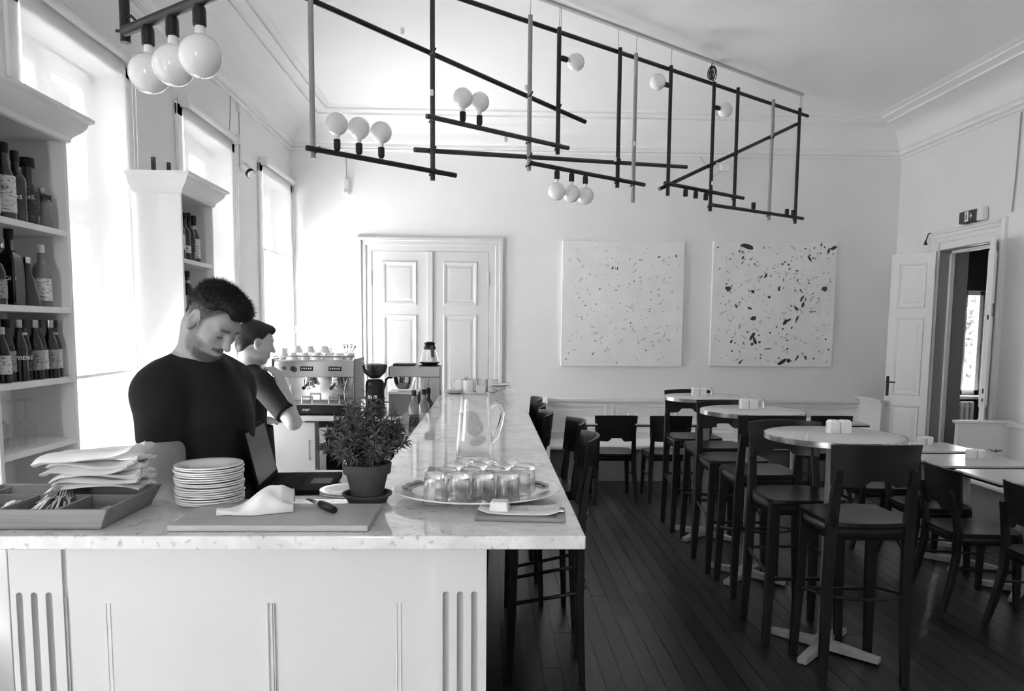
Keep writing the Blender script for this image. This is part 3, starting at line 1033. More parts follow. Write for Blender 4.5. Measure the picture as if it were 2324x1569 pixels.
def pilaster(x0, x1, flutes, zt, parent, y=0.0, proud=.02, z1=BZ - .034, w=.0165, d=.011):
    """pilaster with round-topped flutes, front plane at y-proud"""
    mb = MB()
    yf = y - proud
    xs = sorted(flutes)
    segs = 10
    groove, gv = [], MB()
    edges = [x0]
    for c in xs:
        edges += [c - w / 2, c + w / 2]
    edges.append(x1)
    for i in range(0, len(edges), 2):        # plain strips
        mb.add([(edges[i], yf, 0), (edges[i + 1], yf, 0), (edges[i + 1], yf, z1), (edges[i], yf, z1)], [(0, 1, 2, 3)])
    for c in xs:
        r = w / 2
        arch = [(c - r * math.cos(PI * k / segs), zt + r * math.sin(PI * k / segs)) for k in range(segs + 1)]
        for k in range(segs):
            (xa, za), (xb, zb) = arch[k], arch[k + 1]
            mb.add([(xa, yf, za), (xb, yf, zb), (xb, yf, z1), (xa, yf, z1)], [(0, 1, 2, 3)])
        mb.add([(c - r, yf, 0), (c + r, yf, 0), (c + r, yf, .12), (c - r, yf, .12)], [(0, 1, 2, 3)])
        rows = [(0.12, 0), (zt, 0)] + [(zt, b * PI / 2 / 5) for b in range(1, 6)]
        vs, m = [], 9
        for z, b in rows:
            for j in range(m):
                a = PI * j / (m - 1)
                vs.append((c - r * math.cos(a) * math.cos(b), yf + d * math.sin(a) * math.cos(b), z + r * math.sin(b)))
        gv.add(vs, [(i * m + j, i * m + j + 1, (i + 1) * m + j + 1, (i + 1) * m + j) for i in range(len(rows) - 1) for j in range(m - 1)])
        groove.append(gv)
        gv = MB()
    mb.add([(x0, yf, 0), (x0, y + .01, 0), (x0, y + .01, z1), (x0, yf, z1)], [(0, 1, 2, 3)])
    mb.add([(x1, yf, 0), (x1, y + .01, 0), (x1, y + .01, z1), (x1, yf, z1)], [(0, 1, 2, 3)])
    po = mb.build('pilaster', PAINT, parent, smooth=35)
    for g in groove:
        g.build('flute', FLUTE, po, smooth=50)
    return po


pilaster(-1.18, -1.052, (-1.158, -1.122, -1.086), .935, bar)
pilaster(-.135, -.004, (-.106, -.070, -.034), .935, bar)
# carcass: front leg and long leg
MB().box(-1.17, 0.012, 0, -.02, .33, BZ - .036).build('carcass', PAINT, bar, smooth=None)
MB().box(-.35, .33, 0, -.17, 4.38, BZ - .036).build('carcass', PAINT, bar, smooth=None)
fp = MB().box(-1.055, -.012, 0, -.132, .014, BZ - .036)
fp.build('front_board', PAINT, bar, smooth=None)
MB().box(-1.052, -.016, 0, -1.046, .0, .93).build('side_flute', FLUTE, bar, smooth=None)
for x0, w in ((-.955, .004), (-.944, .003), (-.556, .005), (-.545, .005), (-.538, .003), (-.232, .003), (-.222, .003)):
    MB().box(x0, -.0165 if -.56 < x0 < -.53 else -.0135, .06, x0 + w, -.011, .912).build('bead_moulding', PAINT, bar, smooth=None, bevel=.0015)
MB().box(-1.05, -.018, 0, -.132, -.011, .10).build('plinth', PAINT, bar, smooth=None, bevel=.003)
for k in range(5):                                   # panels on the customers' side
    mb = MB()
    panel_frame(mb, 0, .74, .16, .98, 0, .03, .012)
    o = mb.build('side_panel', PAINT, bar, smooth=None)
    o.location = (-.1695, .36 + k * .80, 0)
    o.rotation_euler = (0, 0, PI / 2)
MB().box(-.17, .33, 0, -.156, 4.38, .12).build('plinth', PAINT, bar, smooth=None, bevel=.004)

wt = MB()
poly = [(-1.35, 1.78), (.238, 1.78), (.238, 6.30), (-.374, 6.30), (-.374, 2.18), (-1.35, 2.18)]
wt.prism(poly, BZ - .034, BZ)
o = wt.build('marble_worktop', MARBLE, smooth=None, bevel=.004, seg=3)
tag(o, 'long glossy pale marble worktop running along the whole bar', 'worktop')
# lower ledge inside the bar that carries the laptop
o = MB().box(-.77, 2.165, 1.0, -.352, 2.98, 1.035).box(-.40, 2.17, 0, -.352, 2.96, 1.0).build('work_ledge', TRIM, smooth=None, bevel=.003)
tag(o, 'white lower ledge behind the marble worktop under the laptop', 'ledge')

# ================================================================== BOTTLE CABINETS
XF = -1.857


def cabinet(y0, y1, label):
    t = thing('bottle_cabinet', label, 'cabinet', (XL + .025, y0, 0))
    D = XF - XL - .025
    W = y1 - y0
    MB().box(0, 0, .02, D, .022, 2.40).build('side_panel', TRIM, t, smooth=None, bevel=.002)
    MB().box(0, W - .022, .02, D, W, 2.40).build('side_panel', TRIM, t, smooth=None, bevel=.002)
    MB().box(0, .022, .02, .012, W - .022, 2.40).build('back_panel', TRIM, t, smooth=None)
    for z in (2.015, 1.68, 1.375, 1.10, .80):
        MB().box(.012, .022, z - .026, D - .002, W - .022, z).build('shelf', TRIM, t, smooth=None, bevel=.002)
    MB().box(.012, .022, .02, D - .02, W - .022, .10).build('plinth', TRIM, t, smooth=None)
    MB().box(0, 0, 2.40, D, W, 2.42).build('top_board', TRIM, t, smooth=None)
    for s in (.022, W / 2 + .002):
        dr = MB().box(D - .02, s + .002, .11, D, s + W / 2 - .026, .77).build('cabinet_door', TRIM, t, smooth=None, bevel=.003)
        MB().ball((D + .012, s + (W / 2 - .05 if s < .1 else .03), .6), .012, 10, 6).build('knob', STEEL, dr)
    # crown moulding, three exposed sides
    pr = [(0, 2.395), (.012, 2.40), (.016, 2.42), (.03, 2.435), (.05, 2.455), (.062, 2.475), (.066, 2.49), (.085, 2.50), (.085, 2.515), (-.1, 2.515)]
    n = len(pr)
    vs = []
    for d, z in pr:
        vs += [(0, -d, z), (D + d, -d, z), (D + d, W + d, z), (0, W + d, z)]
    fs = [(4 * k + j, 4 * k + j + 1, 4 * k + 5 + j, 4 * k + 4 + j) for k in range(n - 1) for j in range(3)]
    fs.append((4 * n - 4, 4 * n - 3, 4 * n - 2, 4 * n - 1))
    MB().add(vs, fs).build('crown_moulding', TRIM, t, smooth=30)
    return t


cabinet(2.875, 3.43, 'white open cabinet of bottles and glasses at the left edge, nearest the camera')
cabinet(4.65, 5.17, 'narrow white cabinet of bottles standing behind the bearded man')


def label_mat(name, v, ink):
    m = bpy.data.materials.new(name)
    m.use_nodes = True
    nt = m.node_tree
    b = nt.nodes['Principled BSDF']
    b.inputs['Roughness'].default_value = .6
    tc = nt.nodes.new('ShaderNodeTexCoord')
    w = nt.nodes.new('ShaderNodeTexNoise')
    w.inputs['Scale'].default_value = 70
    w.inputs['Detail'].default_value = 2
    mp = nt.nodes.new('ShaderNodeMapping')
    mp.inputs['Scale'].default_value = (1, 1, 2.6)
    r = nt.nodes.new('ShaderNodeMapRange')
    r.inputs[1].default_value, r.inputs[2].default_value = .36, .46
    r.inputs[3].default_value, r.inputs[4].default_value = ink, v
    nt.links.new(tc.outputs['Object'], mp.inputs[0])
    nt.links.new(mp.outputs[0], w.inputs['Vector'])
    nt.links.new(w.outputs['Fac'], r.inputs[0])
    nt.links.new(r.outputs[0], b.inputs['Base Color'])
    return m


LABW = label_mat('printed_label_white', .72, .25)
LABG = label_mat('printed_label_grey', .30, .08)
LABK = label_mat('printed_label_black', .03, .16)
GOLD = mat('foil', .45, .3, metal=.8)

SHAPES = {   # (radius, height) profiles as fractions, drawn from base to mouth
    'wine': [(1, 0), (1, .56), (.96, .62), (.75, .68), (.42, .74), (.36, .80), (.36, .96), (.40, .965), (.40, 1)],
    'spirit': [(1, 0), (1, .58), (.97, .63), (.80, .68), (.45, .73), (.38, .78), (.38, 1)],
    'beer': [(1, 0), (1, .50), (.96, .56), (.78, .66), (.52, .76), (.40, .86), (.37, .96), (.43, .97), (.43, 1)],
    'longneck': [(1, 0), (1, .46), (.98, .52), (.85, .60), (.60, .68), (.46, .78), (.42, 1)],
    'squat': [(1, 0), (1.0, .45), (.97, .55), (.80, .66), (.50, .72), (.34, .76), (.34, 1)],
    'taper': [(1, 0), (.98, .10), (.62, .55), (.40, .68), (.33, .75), (.33, 1)],
    'carafe': [(.80, 0), (1, .10), (1, .45), (.80, .58), (.52, .68), (.50, .90), (.62, 1)],
}


def bottle(shape, h, r, gm, x, y, z, label, group, lab=None, lz=(.12, .48), cap=BLACKM, square=False, txt=None, collar=None):
    t = thing('bottle', label, 'bottle', (x, y, z), 0, group)
    pr = [(0, .0)] + [(a * r, b * h) for a, b in SHAPES[shape]] + [(0, h)]
    mb = MB().lathe(pr, 4 if square else 20, a0=PI / 4 if square else 0, a1=PI / 4 + 2 * PI if square else 2 * PI)
    if square:
        mb.v = [(p[0] * 1.2, p[1] * 1.2, p[2]) for p in mb.v]
    mb.build('glass', gm, t, smooth=45, bevel=.006 if square else 0)
    if cap:
        rc = SHAPES[shape][-1][0] * r * 1.16
        MB().lathe([(rc * .98, h * .88), (rc, h * .885), (rc, h * 1.008), (rc * .9, h * 1.015), (0, h * 1.015)], 14).build('cap', cap, t)
    if lab:
        k = r + .0008
        if square:
            s = r * 1.2 * .7071 + .0012
            MB().box(s - .0006, -s * .72, lz[0] * h, s + .0006, s * .72, lz[1] * h).box(-s * .72, -s - .0006, lz[0] * h, s * .72, -s + .0006, lz[1] * h).build('label', lab, t, smooth=None)
        else:
            MB().lathe([(k, lz[0] * h), (k, lz[1] * h)], 18, a0=R(-150), a1=R(60)).build('label', lab, t)
    if collar:
        rc = SHAPES[shape][-2][0] * r
        MB().lathe([(rc * 1.25, h * .72), (rc * 1.22, h * .80)], 14).build('neck_label', collar, t)
    if txt:
        a = R(-58)
        rr = (r + .0016)
        text(txt, .022, SW if lab is LABK or lab is None else BLACKM, t, TR(rr * math.cos(a), rr * math.sin(a), (lz[0] * .35 + lz[1] * .65) * h, PI / 2, 0, a + PI / 2), 'label_lettering')
    return t


xa, xb = XF - .075, XF - .165       # front and rear rows
G1 = 'spirit bottles on the top shelf of the near cabinet'
S = 2.0155
bottle('spirit', .30, .040, DARKG, xa, 2.945, S, 'dark bottle with diagonal pale band, leftmost on the near cabinet top shelf', G1, LABG, (.42, .52))
bottle('wine', .315, .038, DARKG, xa - .01, 3.022, S, 'dark bottle with white cap and low white label, top shelf of near cabinet', G1, LABW, (.06, .36), cap=PLAST)
bottle('longneck', .30, .037, MIDG, xa + .005, 3.102, S, 'brown bottle with tall white label lettered AP on the near cabinet', G1, LABW, (.10, .58), txt='AP')
bottle('spirit', .285, .037, DARKG, xa, 3.182, S, 'dark bottle with white ZAS lettering beside the tall white labelled bottle', G1, None, txt='ZAS')
bottle('carafe', .275, .039, MIDG, xa, 3.262, S, 'brown bottle with wide mouth and light lettering, second from right on top shelf', G1, LABK, (.16, .55), txt='ZAS')
bottle('squat', .17, .036, PALEG, xa + .01, 3.34, S, 'short pale jar with dark band, rightmost on the near cabinet top shelf', G1, LABK, (.70, .82), cap=STEEL)
bottle('wine', .32, .038, DARKG, xb, 2.97, S, 'tall dark bottle in the rear row, left on the near cabinet top shelf', G1)
bottle('wine', .31, .038, DARKG, xb, 3.15, S, 'tall dark bottle in the rear row, middle of the near cabinet top shelf', G1)
G2 = 'bottles on the second shelf of the near cabinet'
S = 1.6805
bottle('squat', .24, .044, MIDG, xa, 2.945, S, 'brown flat-shouldered bottle, leftmost on the second shelf of near cabinet', G2, None, cap=CHROME)
bottle('squat', .235, .042, DARKG, xa - .005, 3.02, S, 'black bottle with domed shoulders and small portrait label, second shelf', G2, LABG, (.10, .42), square=False)
bottle('squat', .30, .044, DARKG, xa, 3.115, S, 'square black bottle with tall black cap lettered GIN on second shelf', G2, None, square=True, txt='GIN')
bottle('taper', .20, .046, MIDG, xa + .005, 3.215, S, 'cone-shaped brown bottle with pale liquid shoulder on second shelf', G2, None, cap=CHROME)
bottle('spirit', .26, .036, PALEG, xa + .01, 3.31, S, 'clear bottle with white label, rightmost on the second shelf of near cabinet', G2, LABW, (.10, .46), cap=PLAST)
bottle('carafe', .275, .040, PALEG, xb, 3.06, S, 'clear glass carafe behind the black bottles on the second shelf', G2, None, cap=None)
bottle('spirit', .27, .036, PALEG, xb, 3.20, S, 'clear bottle with glass ball stopper in the rear row of second shelf', G2, None, cap=CHROME)
G3 = 'beer bottles on the third shelf of the near cabinet'
S = 1.3755
specs = [('SBO', LABK, None), (None, LABW, None), (None, LABG, None), ('AMBER', None, None), ('CONE', LABK, GOLD), (None, LABG, None), (None, LABW, None), (None, LABG, None), ('C', LABW, GOLD)]
names = ['very dark bottle lettered SBO, first from the left in the row of beers', 'beer bottle with framed white label, second from left in the row', 'beer bottle with busy chequered label, third from left in the row',
         'beer bottle with diagonal AMBER lettering, fourth from left in the row', 'beer bottle with foil neck and CONE lettering, fifth from left in the row', 'beer bottle with wide grey label, sixth from left in the row',
         'beer bottle with pale round label, seventh from left in the row', 'beer bottle with grey oval label, eighth from left in the row', 'beer bottle with foil neck and bright round label, rightmost in the row']
for k in range(9):
    tx, lb, co = specs[k]
    y = 2.932 + k * .0545
    bottle('beer', .245 if k not in (1,) else .215, .030, DARKG, xa + (.030 if k % 2 else .016), y, S, names[k], G3, lb, (.16, .50), cap=STEEL if k % 2 else BLACKM, txt=tx, collar=co)
# upturned wine glasses and tumblers below
G4 = 'upturned wine glasses on the fourth shelf of the near cabinet'
wg = thing('wine_glass', 'upturned wine glass nearest the left edge of the fourth cabinet shelf', 'wine glass', (xa, 2.94, 1.102), 0, G4)
wp = [(.031, 0), (.035, .03), (.036, .055), (.030, .085), (.016, .105), (.0045, .115), (.0035, .13), (.0035, .175), (.006, .185), (.033, .194), (.033, .196)]
MB().lathe(wp[:6], 20).build('bowl', THIN, wg)
MB().lathe(wp[5:8], 10).build('stem', THIN, wg)
MB().lathe(wp[7:], 20).build('foot', THIN, wg)
lab4 = ['second upturned wine glass from the left in the front row of fourth shelf', 'third upturned wine glass from the left in the front row of fourth shelf', 'rightmost upturned wine glass in the front row of fourth shelf',
        'upturned wine glass in the rear row of fourth shelf, left', 'upturned wine glass in the rear row of fourth shelf, middle', 'upturned wine glass in the rear row of fourth shelf, right']
for k, (dx, y) in enumerate(((0, 3.01), (.005, 3.09), (0, 3.165), (-.09, 2.97), (-.09, 3.05), (-.09, 3.13))):
    dup(wg, (xa + dx, y, 1.102), 0, lab4[k], G4)
G5 = 'clear tumblers stacked on the lowest visible shelf of the near cabinet'
tg = thing('shelf_tumbler', 'leftmost clear tumbler in the front row of the lowest visible cabinet shelf', 'glass', (xa, 2.93, .802), 0, G5)
MB().lathe([(0, 0), (.026, 0), (.030, .02), (.036, .11), (.0345, .11), (.0285, .02), (0, .012)], 20).build('tumbler', THIN, tg)
for k, (dx, y, z) in enumerate(((0, 3.01, .802), (0, 3.09, .802), (0, 3.17, .802), (0, 3.25, .802), (-.085, 2.97, .802), (-.085, 3.05, .802), (-.085, 3.13, .802), (-.085, 3.21, .802))):
    dup(tg, (xa + dx, y, z), 0, '%s clear tumbler from the left in the %s row of the lowest visible cabinet shelf' % (ORD[(k + 1) if k < 4 else k - 4], 'front' if k < 4 else 'rear'), G5)

G6 = 'bottles on the top shelf of the cabinet behind the man'
S = 2.0155
bottle('wine', .30, .037, PALEG, xa, 4.715, S, 'clear bottle with pale round label, leftmost on the far cabinet top shelf', G6, LABW, (.10, .55))
bottle('wine', .31, .037, DARKG, xa, 4.79, S, 'dark bottle with white block label, second on the far cabinet top shelf', G6, LABW, (.20, .50), txt='ALL')
bottle('wine', .295, .036, DARKG, xa + .005, 4.865, S, 'dark bottle with small low white label, third on the far cabinet top shelf', G6, LABW, (.16, .32), txt='LA')
bottle('spirit', .305, .037, DARKG, xa, 4.945, S, 'plain dark bottle, fourth on the far cabinet top shelf', G6, LABK, (.2, .5))
bottle('longneck', .30, .037, DARKG, xa, 5.03, S, 'dark bottle with tall pale side label, rightmost on the far cabinet top shelf', G6, LABW, (.10, .52), collar=GOLD)
G7 = 'bottles on the second shelf of the cabinet behind the man'
S = 1.6805
bottle('spirit', .24, .042, PALEG, xa, 4.72, S, 'pale labelled bottle at the left of the far cabinet second shelf', G7, LABW, (.06, .55), square=True, cap=PLAST)
bottle('spirit', .29, .036, DARKG, xa - .01, 4.80, S, 'dark bottle with thick black cap on the far cabinet second shelf', G7, LABW, (.12, .40))
bottle('wine', .27, .036, DARKG, xa, 4.895, S, 'dark bottle beside the black capped one on the far cabinet second shelf', G7, LABG, (.15, .45), collar=GOLD)
o = MB().box(XF - .19, 4.70, 2.5152, XF - .17, 4.72, 2.62).build('wall_bracket', BLACKM, smooth=None)
o.location = (0, 0, 0)
tag(o, 'left of two small dark upright pegs on top of the far cabinet', 'peg', 'pegs on the far cabinet')
o = MB().box(XF - .11, 4.73, 2.5152, XF - .092, 4.748, 2.595).build('wall_bracket', BLACKM, smooth=None)
tag(o, 'right of two small dark upright pegs on top of the far cabinet', 'peg', 'pegs on the far cabinet')

# ================================================================== ON THE MARBLE, LEFT
# wooden cutlery tray with sloping sides
tr = thing('cutlery_tray', 'wooden cutlery tray with sloping sides and three open compartments', 'cutlery tray', (-1.12, 2.0, BZ + .0005))


def slope_box(x0, x1, y0, y1, h, fl, th):
    """tray: floor rectangle flaring by fl at height h, walls th thick"""
    o0 = [(x0, y0, 0), (x1, y0, 0), (x1, y1, 0), (x0, y1, 0)]
    o1 = [(x0 - fl, y0 - fl * .4, h), (x1 + fl, y0 - fl * .4, h), (x1 + fl, y1 + fl, h), (x0 - fl, y1 + fl, h)]
    i1 = [(x0 - fl + th, y0 - fl * .4 + th, h), (x1 + fl - th, y0 - fl * .4 + th, h), (x1 + fl - th, y1 + fl - th, h), (x0 - fl + th, y1 + fl - th, h)]
    i0 = [(x0 + th, y0 + th, .008), (x1 - th, y0 + th, .008), (x1 - th, y1 - th, .008), (x0 + th, y1 - th, .008)]
    f = [(3, 2, 1, 0)]
    for a, b in ((0, 4), (4, 8), (8, 12)):
        f += [(a + j, a + (j + 1) % 4, b + (j + 1) % 4, b + j) for j in range(4)]
    f.append((12, 13, 14, 15))
    return MB().add(o0 + o1 + i1 + i0, f)


slope_box(-.235, .165, -.165, .115, .052, .022, .010).build('tray_body', TRAYW, tr, smooth=None, bevel=.0015)
MB().box(-.235, -.158, .008, -.225, .125, .046).box(-.095, -.158, .008, -.087, .02, .046).box(.045, -.158, .008, .053, .02, .046).box(-.225, .02, .008, .165, .028, .046).build('divider', TRAYW, tr, smooth=None, bevel=.001)


def fork(label, x, y, z, rz, pitch, spoon=False):
    t = thing('spoon' if spoon else 'fork', label, 'spoon' if spoon else 'fork', (x, y, z), rz, 'spoons in the tray' if spoon else 'forks in the tray')
    Mx = Euler((pitch, 0, 0)).to_matrix().to_4x4()
    hb = MB().bar((0, -.10, 0), (0, .02, 0), .010, .003, w2=.006)
    hb.bar((0, .02, 0), (0, .05, .002), .006, .003, w2=.008)
    hb.move(Mx).build('handle', CHROME, t, smooth=None, bevel=.001)
    if spoon:
        MB().ball((0, .07, .0), (.019, .028, .006), 14, 8).move(Mx).build('bowl', CHROME, t)
    else:
        fb = MB().add([(-.011, .055, .002), (.011, .055, .002), (.004, .046, .002), (-.004, .046, .002)], [(0, 1, 2, 3)])
        for k in range(4):
            fb.bar((-.0095 + k * .0063, .054, .002), (-.0095 + k * .0063, .10, .006), .0034, .002)
        fb.move(Mx).build('tines', CHROME, t, smooth=None)
    return t


fx = [-.066, -.054, -.042, -.030, -.018, -.004, .010, .024]
fl_ = ['first fork from the left', 'second fork from the left', 'third fork from the left', 'fourth fork from the left', 'fifth fork from the left', 'sixth fork from the left', 'seventh fork from the left', 'rightmost fork']
for k, dx in enumerate(fx):
    fork(fl_[k] + ' in the middle tray compartment', -1.12 + dx, 1.93 + .004 * k, BZ + .022 + .002 * (k % 3), R(-12 + 6 * k), R(15 + (k % 3) * 3))
for k, (dx, dy, a, lb) in enumerate(((-.19, -.10, 30, 'spoon at the far left of the cutlery tray'), (-.155, -.05, -10, 'spoon in the middle of the left tray compartment'), (-.125, -.02, -28, 'spoon at the right of the left tray compartment'))):
    fork(lb, -1.12 + dx, 2.0 + dy - .02, BZ + .018, R(a), R(10), True)
for k, (dx, dy, a, lb) in enumerate(((.09, -.10, 20, 'folded paper packet lying in the right tray compartment'), (.125, -.06, -25, 'pale wooden tag lying in the right tray compartment'))):
    o = MB().box(-.022, -.03, 0, .022, .03, .014).build('paper_packet', mat('kraft_paper', .35, .8), smooth=None, bevel=.003)
    o.location = (-1.12 + dx, 2.0 + dy, BZ + .012)
    o.rotation_euler = (R(8), 0, R(a))
    tag(o, lb, 'packet')

# pile of folded linen napkins across the tray


def napkin(w, d, th, z, x, y, rz, label, lift=0.0, seed=0, curl=0.0):
    rs = random.Random(seed)
    ph = [rs.uniform(0, 6) for _ in range(6)]
    nu, nv = 26, 12

    def surf(u, v, side):
        X = (u - .5) * w
        Y = (v - .5) * d
        e = max(0, (u - .72) / .28)
        wob = .004 * math.sin(5 * u + ph[0]) + .003 * math.sin(9 * v + ph[1] + 3 * u) + .0035 * e * math.sin(16 * v + ph[2]) + lift * e * e
        c = curl * e * (1 - v) * .6
        drop = -.010 * max(0, (.12 - u) / .12) ** 1.5
        zz = wob + c + drop
        edge = 1 - (2 * abs(v - .5)) ** 6
        return (X + .01 * e * math.sin(7 * v + ph[3]), Y + .005 * math.sin(6 * u + ph[4]), zz + side * th / 2 * max(edge, .08) * (1 - .0 * e))
    mb = MB()
    mb.grid(lambda u, v: surf(u, v, 1), nu, nv)
    mb.grid(lambda u, v: surf(u, v, -1), nu, nv)
    # close rim
    k = (nu + 1) * (nv + 1)
    rim = [j for j in range(nv + 1)] + [i * (nv + 1) + nv for i in range(1, nu + 1)] + [nu * (nv + 1) + j for j in range(nv - 1, -1, -1)] + [i * (nv + 1) for i in range(nu - 1, 0, -1)]
    mb.f += [(rim[i], rim[(i + 1) % len(rim)], k + rim[(i + 1) % len(rim)], k + rim[i]) for i in range(len(rim))]
    o = mb.build('folded_napkin', LINEN, smooth=60)
    o.location = (x, y, z)
    o.rotation_euler = (0, 0, rz)
    return tag(o, label, 'napkin', 'napkins piled on the cutlery tray')


zz = BZ + .059
for k, (w, d, th, x, y, rz, lift, curl, lb) in enumerate((
        (.27, .13, .010, -1.06, 2.09, 2, -.004, 0, 'lowest folded white napkin of the pile on the cutlery tray'),
        (.25, .13, .011, -1.05, 2.09, -1, .004, 0, 'second folded white napkin from the bottom of the pile'),
        (.25, .13, .011, -1.05, 2.085, 3, .008, .0, 'third folded white napkin from the bottom of the pile'),
        (.27, .14, .012, -1.065, 2.09, 0, .010, .006, 'fourth folded white napkin from the bottom of the pile'),
        (.26, .14, .012, -1.055, 2.09, -2, .012, .008, 'fifth napkin, just under the topmost of the pile'),
        (.30, .15, .024, -1.065, 2.085, 1, .016, .014, 'topmost thick folded napkin with a curled corner on the pile'))):
    zz += th / 2
    napkin(w * .88, d, th, zz, x - .022, y, R(rz), lb, lift, k, curl)
    zz += th / 2 + .0035

# stack of plates
pp = [(0, .0), (.050, 0), (.054, .002), (.058, .005), (.080, .009), (.0935, .0118), (.0957, .0126), (.0961, .0142), (.0957, .0158), (.094, .0165), (.078, .0135), (.056, .0085), (.050, .0055), (0, .0055)]
pm = MB().lathe([(r * .965, z) for r, z in pp], 48)
for k in range(17):
    o = bpy.data.objects.new('dinner_plate', pm.mesh('dinner_plate', CERAM, 40) if k == 0 else platemesh)
    if k == 0:
        platemesh = o.data
    COL.objects.link(o)
    o.location = (-.790 + random.uniform(-.0025, .0025), 2.115 + random.uniform(-.003, .003), BZ + .0006 + k * .0063)
    o.rotation_euler = (R(random.uniform(-.5, .5)), R(random.uniform(-.5, .5)), 0)
    if k == 0:
        o.rotation_euler = (0, 0, 0)
    lab = 'topmost white plate of the stack' if k == 16 else ('lowest white plate of the stack, on the marble' if k == 0 else ORD[k] + ' white plate from the bottom of the stack')
    tag(o, lab, 'plate', 'stacked white plates')

# cutting board, cloth and knife
o = MB().box(-.245, -.118, 0, .245, .118, .016).build('cutting_board', BOARDW, smooth=None, bevel=.003)
o.location = (-.541, 1.935, BZ + .0005)
tag(o, 'pale wooden cutting board in front of the plates and plant', 'cutting board')
TZ = BZ + .0168
kn = thing('kitchen_knife', 'small kitchen knife with black handle lying on the cutting board', 'knife', (-.415, 1.95, TZ + .010), R(125))
MB().lathe([(0, -.062), (.009, -.060), (.012, -.045), (.0115, -.01), (.0095, .030), (.008, .034), (0, .035)], 14, axis='x').move(Matrix.Scale(-1, 4, (1, 0, 0)) @ TR(-.01, 0, 0)).build('handle', BLACK, kn)
MB().add([(-.03, 0, -.009), (-.03, 0, .010), (.11, 0, -.009), (.09, 0, -.001), (.0, 0, .010),
          (-.03, .0014, -.009), (-.03, .0014, .010), (.11, .0014, -.009), (.09, .0014, -.001), (.0, .0014, .010)],
         [(0, 2, 3, 4, 1), (5, 6, 9, 8, 7), (0, 5, 7, 2), (2, 7, 8, 3), (3, 8, 9, 4), (4, 9, 6, 1), (1, 6, 5, 0)]).move(TR(.05, 0, 0, R(62), 0, 0)).build('blade', CHROME, kn, smooth=None)


def cloth_surface():
    nu, nv = 60, 24

    def S(u, v, s):
        # a long flat tongue on the left swells into a rolled, collapsed fold on the right
        t = u
        cx = -.115 + .19 * t
        cy = -.028 + .05 * t
        half = .020 + .040 * sm_(0, .55, t)
        hgt = .010 + .048 * sm_(.25, .72, t) - .020 * sm_(.82, 1, t)
        a = (v * 1.12 - .06) * PI
        yy = -math.cos(a) * half
        zz = math.sin(a) * hgt
        zz += .003 * math.sin(11 * t + 5 * v) + .0035 * math.sin(19 * v + 4 * t) * sm_(.3, .7, t)
        # slumped near side with a folded flap
        if t > .55:
            yy += -.016 * math.sin(PI * v) * sm_(.55, .8, t) * math.sin(9 * t)
            zz -= .012 * math.exp(-((v - .30) / .12) ** 2) * sm_(.6, .85, t)
        return (cx, cy + yy, max(zz, 0) + .0035 + s * .0022)
    mb = MB()
    mb.grid(lambda u, v: S(u, v, 1), nu, nv)
    mb.grid(lambda u, v: S(u, v, -1), nu, nv)
    k = (nu + 1) * (nv + 1)
    rim = [j for j in range(nv + 1)] + [i * (nv + 1) + nv for i in range(1, nu + 1)] + [nu * (nv + 1) + j for j in range(nv - 1, -1, -1)] + [i * (nv + 1) for i in range(nu - 1, 0, -1)]
    mb.f += [(rim[i], rim[(i + 1) % len(rim)], k + rim[(i + 1) % len(rim)], k + rim[i]) for i in range(len(rim))]
    return mb


def sm_(a, b, x):
    t = min(1, max(0, (x - a) / (b - a)))
    return t * t * (3 - 2 * t)


o = cloth_surface().build('dish_cloth', LINEN, smooth=70)
o.location = (-.595, 1.975, TZ)
o.rotation_euler = (0, 0, R(12))
tag(o, 'crumpled white cloth draped on the cutting board', 'cloth')

